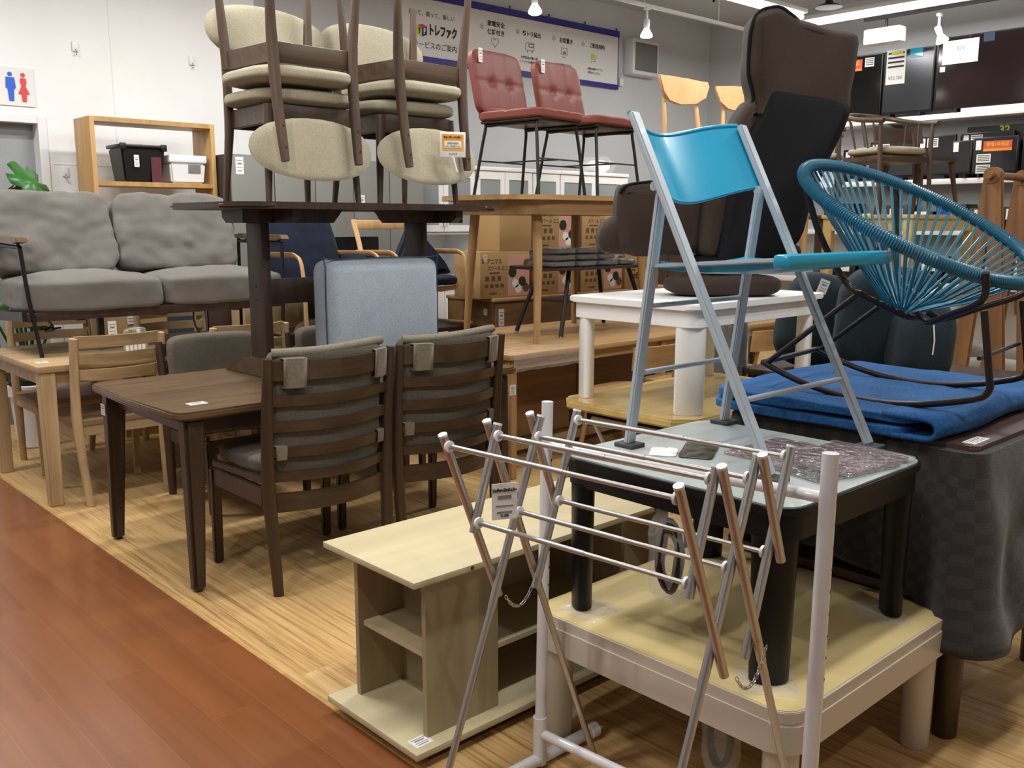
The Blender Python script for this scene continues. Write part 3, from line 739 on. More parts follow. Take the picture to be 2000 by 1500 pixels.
# ---- stainless drying rack: two zigzag frames and rods
t = thing('clothes_drying_rack', 'stainless steel folding clothes drying rack with zigzag legs in the foreground', 'drying rack', (1.40, 1.22, 0))
def fr(y, ox):
    A = lambda x, z: (x+ox-1.40, y-1.22, z)
    return A
rods = dict(a=((1.193, .961), (1.350, .565)), b=((1.330, .968), (1.258, .738)), c=((1.462, .967), (1.108, .0)), d=((1.316, .973), (1.689, .0)),
            e=((1.446, .972), (1.530, .745)), f=((1.581, .964), (1.448, .560)))
inner = dict(a=0, b=1, c=1, d=0, e=0, f=1)
YL, YR, OX = 1.507, .932, .050
for y, ox, sg in ((YL, 0, -1), (YR, OX, 1)):
    for k, ((x0, z0), (x1, z1)) in rods.items():
        A = lambda x, z: (x+ox-1.40, y-1.22+sg*inner[k]*.020, z)
        nm = 'leg' if k in 'cd' else 'arm'
        b = MB()
        if k in 'cd':
            xm = x0+(x1-x0)*.43; zm = z0+(z1-z0)*.43
            b.tube([A(x0, z0), A(xm, zm)], .0095, 14); b.tube([A(xm, zm), A(x1, z1+.012)], .0083, 14)
        else: b.tube([A(x0, z0), A(x1, z1)], .0095, 14)
        b.build(nm, 'steel', t)
        dx, dz = x1-x0, z1-z0; l = math.hypot(dx, dz); ux, uz = dx/l, dz/l
        MB().tube([A(x0-ux*.003, z0-uz*.003), A(x0+ux*.002, z0+uz*.002)], .0100, 14).build('end_cap', 'whitep', t)
        if k in 'cd': MB().tube([A(x1-ux*.025, z1-uz*.025), A(x1, z1)], .0105, 14).build('foot_cap', 'whitep', t)
def rod(k, f, off_r=.0):
    (x0, z0), (x1, z1) = rods[k]; x = x0+(x1-x0)*f; z = z0+(z1-z0)*f
    a = (x-1.40, YL-1.22-inner[k]*.02, z); b_ = (x+OX-1.40, YR-1.22+inner[k]*.02, z)
    m_ = (a[0]+(b_[0]-a[0])*.55, a[1]+(b_[1]-a[1])*.55, z)
    MB().tube([a, m_], .0056, 10).tube([m_, b_], .0048, 10).build('rod', 'steel', t)
    for p, sg in ((a, -1), (b_, 1)):
        MB().tube([(p[0], p[1]+sg*.007, p[2]), (p[0], p[1]+sg*.013, p[2])], .0125, 12).build('rod_collar', 'whitep', t)
for k, f in (('a', .06), ('b', .10), ('c', .045), ('f', .05), ('b', .90), ('f', .505)): rod(k, f)
rod('c', .214)
# chains between the lower joints
def chain(p0, p1, sag, n=17):
    b = MB()
    for i in range(n):
        f = (i+.5)/n; c = Vector(p0).lerp(Vector(p1), f); c.z -= sag*4*f*(1-f)
        d = Vector(p1)-Vector(p0); d.z -= sag*4*(1-2*f); d.normalize()
        s = Vector((0, 1, 0)) if i % 2 else d.cross(Vector((0, 1, 0))).normalized()
        b.tube([c+d*.0075*math.cos(q)+s*.0036*math.sin(q) for q in [2*PI*j/10 for j in range(10)]], .0009, 5, 0, True)
    b.build('safety_chain', 'chrome', t)
for y, ox in ((1.507, 0), (.93, .055)): chain((1.352+ox-1.40, y-1.24, .567), (1.452+ox-1.40, y-1.24, .60), .05)
tg = price(t, (0, 0, 0), .055, .078, 'Y'); tg.location = (1.27-1.40, 1.40-1.22, .826); tg.rotation_euler = (0, 0, R(-25)); tg['label'] = 'white hanging shop tag with black lettering'
text('トレジャーファクトリー', .0085, 'ink', tg, (0, -.0018, .024), YF, 'shop_name', .58, bold=.0006)
text('¥1,078', .008, 'ink', tg, (0, -.0018, -.031), YF, 'price_figures', .8)
# ================================================================ RIGHT: quilted table stack
t = thing('brown_low_table', 'dark brown low table on the floor under the checked quilt', 'table', (2.46, .90, 0))
w, dpt = .76, .76
MB().prism(rrect(0, 0, w, dpt, .03), .385, .41, 'Z', .004).build('tabletop', 'quiltboard', t)
MB().prism(rrect(.03, .03, w-.03, dpt-.03, .03), .31, .385, 'Z').build('apron', 'quiltboard', t)
for x, y in ((.05, .05), (w-.05, .05), (.05, dpt-.05), (w-.05, dpt-.05)):
    MB().lathe((x, y, 0), [(.028, 0), (.032, .005), (.036, .32)], 20).build('leg', 'espresso_z', t)
t = thing('heated_table', 'brown heated table draped with a dark checked quilt, stacked on the brown low table', 'table', (2.46, .90, .41))
for x, y in ((.06, .06), (w-.06, .06), (.06, dpt-.06), (w-.06, dpt-.06)):
    MB().lathe((x, y, 0), [(.026, 0), (.03, .35)], 16).build('leg', 'espresso_z', t)
MB().prism(rrect(.02, .02, w-.02, dpt-.02, .03), .33, .385, 'Z').build('frame', 'espresso_z', t)
# quilt: a skirt that hangs in folds
def skirt(x0, y0, x1, y1, ztop, zbot, out, seed, name, parent, mat, cell=.028, corner=None):
    b = MB(); bm = b.bm; uvl = bm.loops.layers.uv.new('uv')
    per = []
    r = .05; base = rrect(x0, y0, x1, y1, r, 6)
    m = len(base); pts = []
    for i in range(m):
        a, c = Vector(base[i]), Vector(base[(i+1) % m]); k = max(1, int((c-a).length/.014))
        for j in range(k): pts.append(a.lerp(c, j/k))
    m = len(pts); cen = Vector(((x0+x1)/2, (y0+y1)/2)); d = [0]
    for i in range(m): d.append(d[-1]+(pts[(i+1) % m]-pts[i]).length)
    rows = 22; grid = []
    for j in range(rows+1):
        v = j/rows; ring = []
        for i, p in enumerate(pts):
            q = (pts[(i+1) % m]-pts[i-1]).normalized(); nrm = Vector((q.y, -q.x))
            s_ = d[i]; zb = zbot(p) if callable(zbot) else zbot
            fold = math.sin(s_*15+seed+1.3*noise.noise(Vector((s_*3, seed, 0)))*3)*.5+.5
            nearc = min((p-Vector(c)).length for c in ((x0, y0), (x1, y0), (x0, y1), (x1, y1)))
            amt = out*(.55 if p.x < .05 and p.y > .06 else 1)*(v**1.1)*(.25+1.5*fold+(1.2*math.exp(-nearc/.10)))
            n3 = noise.noise(Vector((p.x*7, p.y*7, v*3+seed)))*.022*min(1, v*4)
            z = ztop+(zb-ztop)*v
            if j == 0: pp = p.lerp(cen, .25)
            elif j == 1: pp = p
            else: pp = p+nrm*(amt+n3)
            ring.append((bm.verts.new((pp.x, pp.y, ztop if j <= 1 else z)), s_, (ztop-z)))
        grid.append(ring)
    for j in range(rows):
        for i in range(m):
            k = (i+1) % m; A = [grid[j][i], grid[j][k], grid[j+1][k], grid[j+1][i]]
            f = b.face([q[0] for q in A])
            if f:
                ss = [A[0][1], d[i+1], d[i+1], A[0][1]]
                for lp, sv, q in zip(f.loops, ss, A): lp[uvl].uv = (sv/cell, q[2]/cell+50)
    o = b.build(name, mat, parent, ang=80)
    sd = o.modifiers.new('thick', 'SOLIDIFY'); sd.thickness = .012; sd.offset = 1
    return o
def zb(p):
    # hem rests on the lower table along the left face, falls lower round the near corner
    k = math.exp(-((p.x-.0)**2/.05+(p.y-.0)**2/.02))
    return .05-.12*max(k, (1 if p.y < .06 else 0))-.05*k
skirt(.0, .0, w, dpt, .395, zb, .05, 1.7, 'quilt', t, 'chk')
MB().prism(rrect(.02, .015, w-.02, dpt-.01, .02), .397, .418, 'Z', .006).build('board', 'quiltboard', t)
price(t, (.10, .05, .418), .10, .035, 'Z')
QZ = .41+.418
# ---- folded blue quilt
t = thing('folded_quilt', 'thick folded blue quilt lying on the brown board', 'quilt', (2.83, 1.31, QZ))
def slab(b, x0, x1, y0, y1, z0, z1, seed, amp=.006):
    b.puff((x0, y0, z0), (x1, y1, z1), 9, 26, amp, 5, seed)
b = MB(); slab(b, -.40, .46, -.26, .42, .034, .068, 3, .012); b.build('upper_layer', 'quilt', t, ang=70)
b = MB(); slab(b, -.41, .44, -.24, .42, .0, .032, 8, .006); b.build('lower_layer', 'quilt', t, ang=70)
# the fold loop that shows at the near left edge
b = MB()
pr_ = []
for k in range(15):
    a = -PI/2+PI*k/14; pr_.append((-.275-.035*math.cos(a), .033+.027*math.sin(a)))
b2 = bmesh.new(); L1 = []
for sx in range(13):
    x = -.40+.80*sx/12
    ring = []
    for i, (y, z) in enumerate([(-.16, .006)]+pr_+[(-.16, .062)]): ring.append(b2.verts.new((x, y+.006*math.sin(x*9), z+.003*math.sin(x*14))))
    L1.append(ring)
for a, c in zip(L1, L1[1:]):
    for i in range(len(a)-1): b2.faces.new([a[i], a[i+1], c[i+1], c[i]])
b.merge(b2); o = b.build('fold_edge', 'quilt', t, ang=80); sd = o.modifiers.new('thick', 'SOLIDIFY'); sd.thickness = .012; sd.offset = 0

# ---- rocking string chair
CZ = QZ+.054
t = thing('rocking_string_chair', 'round rocking chair with teal cord ring and strings, standing on the blue quilt', 'rocking chair', (2.75, 1.227, CZ+.004))
O = Vector((2.75, 1.227, CZ+.004))
ctr = Vector((2.75, 1.227, 1.408))-O; A_, B_, T_ = .401, .348, .506
ux = Vector((1, 0, 0)); uy = Vector((0, math.cos(T_), math.sin(T_)))
ring = lambda a: ctr+ux*A_*math.cos(a)+uy*B_*math.sin(a)
MB().tube([ring(2*PI*k/72) for k in range(72)], .0165, 14, 0, True).build('ring', 'cord', t)
b = MB()
for k in range(300):   # cord winding ribs
    a = 2*PI*k/300; p = ring(a); tn = (ring(a+.01)-ring(a-.01)).normalized(); n1 = tn.orthogonal().normalized(); n2 = tn.cross(n1)
    b.tube([p+(n1*math.cos(q)+n2*math.sin(q))*.0168 for q in [2*PI*j/10 for j in range(10)]], .0030, 4, 0, True)
b.build('cord_winding', 'cord', t)
vtx = Vector((2.75, 1.262, 1.135))-O
b = MB()
NS = 64
for k in range(NS):
    a = 2*PI*(k+.5)/NS; p = ring(a)
    for s_ in (-1, 1):
        a2 = a+s_*.010
        q = ring(a2); e = vtx+Vector((.03*math.cos(a), .03*math.sin(a), 0.004*(k % 4)))
        b.tube([q, q.lerp(e, .5)+Vector((0, 0, -.012)), e], .0024, 5)
b.build('strings', 'cordl', t)
def T(pts, r=.0095, sm=6, name='frame_tube'): MB().tube([Vector(p)-O for p in pts], r, 10, sm).build(name, 'darkm', t)
N_, F_ = 2.545, 2.958
zc = CZ+.004+.010
for X in (N_, F_):
    pts = []
    for k in range(13):
        y = 1.60-.66*k/12+ (0 if X == N_ else .05); z = zc+((y-1.24-(0 if X == N_ else .05))**2)*.58
        pts.append((X, y, z))
    yf = pts[-1][1]
    T(pts+[(X, yf-.018, pts[-1][2]+.025), (X, yf-.014, pts[-1][2]+.06), (X, yf+.012, 1.175)], .0095, 3, 'rocker')
    T([(X, 1.59+(0 if X == N_ else .05), zc+.07), (X+(.0 if X == N_ else 0), 1.30+(0 if X == N_ else .05), 1.20)], .0085, 1, 'rear_strut')
T([(N_, 1.60, zc+.073), (F_, 1.65, zc+.073)], .0085, 1, 'rear_crossbar')
T([(N_, .955, 1.05), (F_, 1.0, 1.05)], .006, 1, 'front_crossbar')
# cradle hoops carrying the ring
T([(2.46, 1.43, 1.49), (2.50, 1.40, 1.36), (N_-.005, 1.34, 1.235), (N_, 1.29, 1.20), (2.60, 1.27, 1.175), (2.70, 1.22, 1.13), (2.80, 1.22, 1.13), (2.90, 1.28, 1.17), (F_, 1.34, 1.20), (F_+.02, 1.39, 1.24), (3.02, 1.42, 1.36), (3.04, 1.44, 1.49)], .0095, 5, 'rear_hoop')
T([(N_-.03, .945, 1.275), (N_-.01, .95, 1.215), (N_+.01, .985, 1.185), (N_+.06, 1.06, 1.155), (2.66, 1.14, 1.122), (2.70, 1.175, 1.125), (2.72, 1.20, 1.14)], .0095, 5, 'front_hoop')
T([(F_+.03, .985, 1.275), (F_+.01, .99, 1.215), (F_-.01, 1.02, 1.185), (F_-.06, 1.09, 1.155), (2.84, 1.16, 1.122), (2.80, 1.18, 1.125), (2.78, 1.20, 1.14)], .0095, 5, 'front_hoop')

# ================================================================ white table on yellow table
# (an unseen support keeps the yellow top at its height)
t = thing('yellow_folding_table', 'low table with a glossy yellow cut-corner top and thin metal legs', 'table', (2.66, 1.97, 0))
X1, Y1 = 1.04, .66
MB().prism([(.07, 0), (X1-.07, 0), (X1, .07), (X1, Y1-.07), (X1-.07, Y1), (.07, Y1), (0, Y1-.07), (0, .07)], .665, .70, 'Z', .008).build('tabletop', 'yellowtop', t)
MB().prism([(.12, .07), (X1-.12, .07), (X1-.12, Y1-.07), (.12, Y1-.07)], .60, .665, 'Z').build('underframe', 'blackm', t, smooth=False)
for x, y in ((.03, Y1-.07), (X1-.10, Y1-.07), (.12, .07), (X1-.10, .07)):
    MB().tube([(x, y, .0), (x, y, .665)], .011, 10).build('leg', 'blackm', t)
for y in (.12, Y1-.12):
    MB().tube([(.10, y, .62), (.45, y, .05)], .009, 8).build('folding_brace', 'whitem', t)
MB().tube([(.10, .12, .62), (.10, Y1-.12, .62)], .009, 8).build('folding_brace', 'whitem', t)
t = thing('white_low_table', 'white low table with thick oval legs standing on the yellow top', 'table', (2.72, 1.99, .70))
w, dpt, h = .92, .645, .412
MB().prism(rrect(0, 0, w, dpt, .05), h-.022, h, 'Z', .004).build('tabletop', 'white', t)
MB().prism(rrect(.018, .018, w-.018, dpt-.018, .05), h-.085, h-.022, 'Z').build('apron', 'white', t)
for x, y, rr in ((.065, .065, -.75), (w-.065, .065, .75), (.065, dpt-.065, .75), (w-.065, dpt-.065, -.75)):
    MB().lathe((x, y, 0), [(.052, 0), (.056, .004), (.056, h-.08)], 28, ell=.55, rot=rr).build('leg', 'white', t)
WZ = .70+h

# ---- brown high-back floor chair
t = thing('brown_floor_chair', 'tall brown fabric floor recliner with black lining, seen from behind on the white table', 'floor chair', (3.15, 2.20, WZ))
# built in its own frame: x to the right of the picture, z up, y away from the viewer
fr_ = Matrix.Translation((3.15, 2.20, 0)) @ Matrix.Rotation(R(-42.7), 4, 'Z')
Dz = 3.72
def zp(px, py, d=0):   # metric outline coordinates measured on the chair
    return ((px-1400)/1829*Dz, 1.4-(py-436)/1829*Dz*1.0)
def outline(b, pts, y0, y1, bev, n=3):
    P = [zp(*p) for p in pts]
    sm = []
    m = len(P)
    for i in range(m):
        a, c, d_, e = P[i-1], P[i], P[(i+1) % m], P[(i+2) % m]
        for k in range(n):
            f = k/n
            sm.append(tuple(.5*((2*c[j])+(d_[j]-a[j])*f+(2*a[j]-5*c[j]+4*d_[j]-e[j])*f*f+(3*c[j]-a[j]-3*d_[j]+e[j])*f**3) for j in (0, 1)))
    # thick soft body: stacked inset outlines
    b2 = bmesh.new(); K = 7; rings = []
    cx = sum(p[0] for p in sm)/len(sm); cz = sum(p[1] for p in sm)/len(sm)
    for k in range(K+1):
        f = k/K; y = y0+(y1-y0)*f; e = math.sqrt(max(0, 1-(2*f-1)**6)); ins = bev*(1-e)
        ring = []
        for i, p in enumerate(sm):
            a = Vector(sm[i-1]); c = Vector(sm[(i+1) % len(sm)]); tn = (c-a); tn = tn.normalized() if tn.length else Vector((1, 0)); nv = Vector((tn.y, -tn.x))
            ring.append((p[0]+nv.x*ins, p[1]+nv.y*ins, y))
        rings.append(ring)
    area_ = sum(sm[i-1][0]*sm[i][1]-sm[i][0]*sm[i-1][1] for i in range(len(sm)))
    if area_ > 0:
        rings = [[(2*sm[i][0]-q[0], 2*sm[i][1]-q[1], q[2]) for i, q in enumerate(r)] for r in rings]
    V = [[b2.verts.new((q[0]+.004*noise.noise(Vector((q[0]*9, q[1]*9, 1))), q[2]+.010*noise.noise(Vector((q[0]*7, q[1]*7, q[2]*5))), q[1]+.004*noise.noise(Vector((q[0]*9, q[1]*9, 4))))) for q in r] for r in rings]
    for a, c in zip(V, V[1:]):
        for i in range(len(a)): b2.faces.new([a[i], a[(i+1) % len(a)], c[(i+1) % len(a)], c[i]])
    b2.faces.new(V[0]); b2.faces.new(list(reversed(V[-1])))
    b.merge(b2); return b
def zpart(name, mat, pts, y0, y1, bev=.03):
    b = MB(); outline(b, pts, y0, y1, bev)
    b.xf(fr_); return b.build(name, mat, t, world=True, ang=60)
zpart('head_cushion', 'brownf', [(1443, 78), (1452, 52), (1490, 42), (1520, 60), (1560, 70), (1600, 80), (1640, 92), (1643, 140), (1636, 190), (1630, 235), (1560, 262), (1500, 262), (1440, 240), (1452, 205), (1442, 160), (1441, 110)], -.06, .16, .035)
zpart('back_lining', 'blackf', [(1480, 190), (1520, 192), (1600, 205), (1632, 222), (1622, 262), (1605, 300), (1585, 350), (1565, 410), (1548, 470), (1500, 505), (1400, 520), (1395, 470), (1405, 380), (1435, 280), (1462, 230)], -.075, .10, .03)
zpart('back_cushion', 'brownf', [(1455, 200), (1425, 235), (1395, 300), (1368, 360), (1360, 430), (1362, 490), (1398, 500), (1420, 400), (1450, 300), (1480, 240)], -.05, .20, .03)
zpart('left_armrest', 'brownf', [(1203, 372), (1225, 360), (1300, 355), (1355, 360), (1368, 380), (1368, 440), (1355, 492), (1290, 500), (1215, 495), (1200, 440)], -.02, .22, .04)
zpart('foot_cushion', 'brownf', [(1170, 450), (1185, 430), (1215, 420), (1240, 440), (1240, 485), (1215, 498), (1180, 492), (1168, 475)], .02, .30, .03)
zpart('seat_base', 'blackf', [(1345, 505), (1430, 490), (1540, 475), (1555, 500), (1500, 515), (1440, 525), (1380, 530)], -.05, .18, .02)
b = MB().puff((-.22, -.13, 0), (.24, .16, .085), 3.2, 14, .008, 5, 4); b.xf(Matrix.Translation((3.19, 2.22, WZ)) @ Matrix.Rotation(R(-42.7), 4, 'Z')); b.build('base_cushion', 'brownf', t, world=True, ang=60)
b = MB()
P = [zp(*p) for p in [(1440, 240), (1452, 205), (1441, 160), (1440, 110), (1443, 78), (1455, 50), (1490, 41), (1515, 54), (1530, 66)]]
b.tube([(p[0], -.02, p[1]) for p in P], .009, 8, 4); b.xf(fr_); b.build('piping', 'blackf', t, world=True)
b = MB(); P = [zp(*p) for p in [(1203, 380), (1222, 363), (1300, 356), (1352, 362), (1367, 385), (1368, 440)]]
b.tube([(p[0], .0, p[1]) for p in P], .006, 8, 4); b.xf(fr_); b.build('piping', 'blackf', t, world=True)

# ================================================================ dark dining table with trestle table on top
t = thing('dark_dining_table', 'dark brown dining table with rounded corners on the floor, carrying the trestle table', 'dining table', (1.37, 3.29, 0))
w, dpt, h = 1.72, .93, .71
o_ = [(.06, 0), (w-.06, 0), (w-.015, .015), (w, .06), (w+.01, dpt/2), (w, dpt-.06), (w-.015, dpt-.015), (w-.06, dpt), (.06, dpt), (.015, dpt-.015), (0, dpt-.06), (-.01, dpt/2), (0, .06), (.015, .015)]
MB().prism(o_, h-.032, h, 'Z', .008).build('tabletop', 'darktop', t)
MB().box((.08, .06, h-.10), (w-.08, .085, h-.032)).box((.08, dpt-.085, h-.10), (w-.08, dpt-.06, h-.032)).box((.08, .06, h-.10), (.105, dpt-.06, h-.032)).box((w-.105, .06, h-.10), (w-.08, dpt-.06, h-.032)).build('apron', 'espresso', t, smooth=False)
for x, y, sx, sy in ((.085, .07, -1, -1), (w-.085, .07, 1, -1), (.085, dpt-.07, -1, 1), (w-.085, dpt-.07, 1, 1)):
    MB().bar((x+sx*.02, y+sy*.02, 0), (x, y, h-.034), .048, .048, (0, 1, 0), .012, .085, .075).build('leg', 'espresso_z', t)
price(t, (.15, .16, h), .07, .05, 'Z'); price(t, (.033, dpt-.075, .60), .045, .05, 'X'); price(t, (w-.05, -.0, .60), .04, .05, 'Y')
DZ = .71
t = thing('trestle_table', 'very dark trestle dining table standing on the dining table, chairs stacked on it', 'dining table', (1.75, 3.45, DZ))
w, dpt, h = 1.42, .76, .775
MB().prism(rrect(-.02, 0, w, dpt, .16, 8), h-.028, h, 'Z', .010).build('tabletop', 'trestle', t)
for k, x in enumerate((.27, 1.14)):
    MB().box((x-.02, .33, .05), (x+.02, .47, h-.085), .004).build('column', 'trestle', t)
    MB().prism([(.05, h-.028), (.70, h-.028), (.70, h-.06), (.66, h-.085), (.09, h-.085), (.05, h-.06)], x-.02-.0, x+.02, 'X').build('crosspiece', 'trestle', t, smooth=False)
    MB().prism([(.02, 0), (.74, 0), (.74, .03), (.66, .06), (.48, .09), (.32, .09), (.12, .06), (.02, .03)], x-.022, x+.022, 'X', .004).build('foot', 'walnut_x', t)
    xx = (x-.16, x+.33) if k == 0 else (x-.36, x+.16)
    y = .19
    o_ = [(xx[0], h-.028), (xx[1], h-.028), (xx[1]-.05, h-.085), (xx[0], h-.085)] if k == 0 else [(xx[0], h-.028), (xx[1], h-.028), (xx[1], h-.085), (xx[0]+.05, h-.085)]
    MB().prism(o_, .22, .245, 'Y').build('batten', 'trestle', t, smooth=False)
MB().box((.29, .385, .328), (1.12, .415, .442), .003).build('stretcher', 'trestle', t)
for z in (.41, .35): MB().lathe((.2495, .40, z), [(.001, -.001), (.006, -.001), (.006, .0008), (.001, .001)], 10, 'X').build('bolt_hole', 'ink', t)
PZ = DZ+h

# ---- walnut chairs with beige oval backs, four in two stacks
def walnut_chair(label, loc, grp):
    t = thing('walnut_dining_chair', label, 'chair', loc, 0, grp)
    for sx in (-1, 1):
        MB().tube([(sx*.222, -.195, .0), (sx*.210, -.185, .20), (sx*.198, -.178, .40)], [.014, .020, .024], 10, 0, flat=.9).build('front_leg', 'walnut', t)
        MB().tube([(sx*.210, .222, 0), (sx*.198, .200, .22), (sx*.190, .192, .36), (sx*.186, .205, .55), (sx*.181, .225, .70), (sx*.178, .240, .80)], [.015, .021, .025, .023, .021, .018], 10, 2, flat=.85).build('rear_post', 'walnut', t)
        for z in (.66, .745):
            y = .216+(z-.66)*.17
            MB().lathe((sx*.180, y+.020, z), [(.001, 0), (.005, .002), (.005, .0035), (.001, .0035)], 8, 'Y').build('screw', 'ink', t)
    MB().box((-.19, -.195, .325), (.19, -.172, .405), .003).build('front_rail', 'walnut_x', t)
    MB().box((-.17, .17, .325), (.17, .192, .405), .003).build('rear_rail', 'walnut_x', t)
    for sx in (-1, 1): MB().bar((sx*.195, -.18, .365), (sx*.175, .18, .365), .022, .08, (0, 0, 1), .003).build('side_rail', 'walnut_x', t)
    MB().puff((-.248, -.24, .405), (.248, .225, .478), 3.6, 14, .003, 6, 2).build('seat_cushion', 'wfab', t)
    # oval pad bowed around the sitter
    b2 = bmesh.new(); NU, NV = 30, 12; F1, B1 = [], []
    for j in range(NV+1):
        r_ = j/NV; f, g = [], []
        for i in range(NU):
            a = 2*PI*i/NU; x = .30*r_*math.copysign(abs(math.cos(a))**.92, math.cos(a)); zv = .128*r_*math.copysign(abs(math.sin(a))**.92, math.sin(a))
            if zv < 0: zv *= 1.02
            zc_ = .745+zv; y = .205-.03*(x/.30)**2+.17*zv; th = .024*math.sqrt(max(0, 1-r_**8))
            f.append(b2.verts.new((x, y-.012-th, zc_))); g.append(b2.verts.new((x, y-.012+th*.4, zc_)))
        F1.append(f); B1.append(g)
    for j in range(NV):
        for i in range(NU):
            k = (i+1) % NU
            try:
                b2.faces.new([F1[j][i], F1[j+1][i], F1[j+1][k], F1[j][k]]); b2.faces.new([B1[j][i], B1[j][k], B1[j+1][k], B1[j+1][i]])
            except ValueError: pass
    bmesh.ops.remove_doubles(b2, verts=b2.verts, dist=.0006)
    MB().merge(b2).build('backrest', 'wfab', t, ang=70)
    return t
g_ = 'walnut chairs stacked seat to seat'
wc = walnut_chair('upright walnut chair with beige oval back, bottom of the left stack on the trestle table', (2.18, 3.815, PZ), None)
c2 = dup(wc, (2.75, 3.82, PZ), R(-1), 'upright walnut chair with beige oval back, bottom of the right stack on the trestle table')
dup(wc, (2.145, 3.735, PZ+.962), 0, 'upside-down walnut chair, its beige oval back hanging over the left stack', rot=(PI, 0, R(1)))
u2 = dup(wc, (2.755, 3.735, PZ+.962), 0, 'upside-down walnut chair with a small white notice clipped on, upper of the right stack', rot=(PI, 0, R(3)))
t = thing('notice_card', 'small white and orange notice card clipped to the upside-down walnut chair', 'notice', (2.83, 3.475, PZ+.27))
t.rotation_euler = (0, 0, R(-24))
MB().box((-.062, -.008, -.055), (.062, 0, .060), .003).build('card_frame', 'paper', t)
box('orange_panel', 'sorange', (-.052, -.0095, -.025), (.052, -.008, .050), t)
box('white_panel', 'paper', (-.040, -.0105, -.012), (.040, -.0095, .018), t)
text('商品ご購入のお客様へ', .0105, 'ink', t, (0, -.011, .036), YF, 'card_heading', .85)
text('別売品の商品は', .0095, 'inkg', t, (0, -.012, .009), YF, 'card_text', .85); text('スタッフがお取りします', .0085, 'inkg', t, (0, -.012, -.005), YF, 'card_text', .8)
text('トレファク', .012, 'ink', t, (0, -.0095, -.040), YF, 'shop_name', .7)
MB().tube([(0, -.004, -.055), (.01, -.004, -.085), (.02, -.002, -.12)], [.008, .005, .006], 8, 3).build('clip', 'whitep', t)

# ---- pale blue seat block on the dining table
t = thing('fabric_seat_block', 'big pale blue fabric cushion block standing upright on the dark dining table', 'cushion', (2.51, 3.56, DZ+.001))
MB().box((-.335, -.045, 0), (.275, .13, .530), .055, 6).build('block', 'pouf', t)
b = MB(); b.tube([(-.336, -.01, .03), (-.336, -.01, .50), (-.30, -.01, .531), (.24, -.01, .531), (.276, -.01, .50), (.276, -.01, .03)], .003, 6, 3); b.build('side_seam', 'slate', t)
MB().puff((-.20, .0, .528), (-.10, .10, .548), 3, 8, .004, 12, 3).build('zip_flap', 'slate', t)

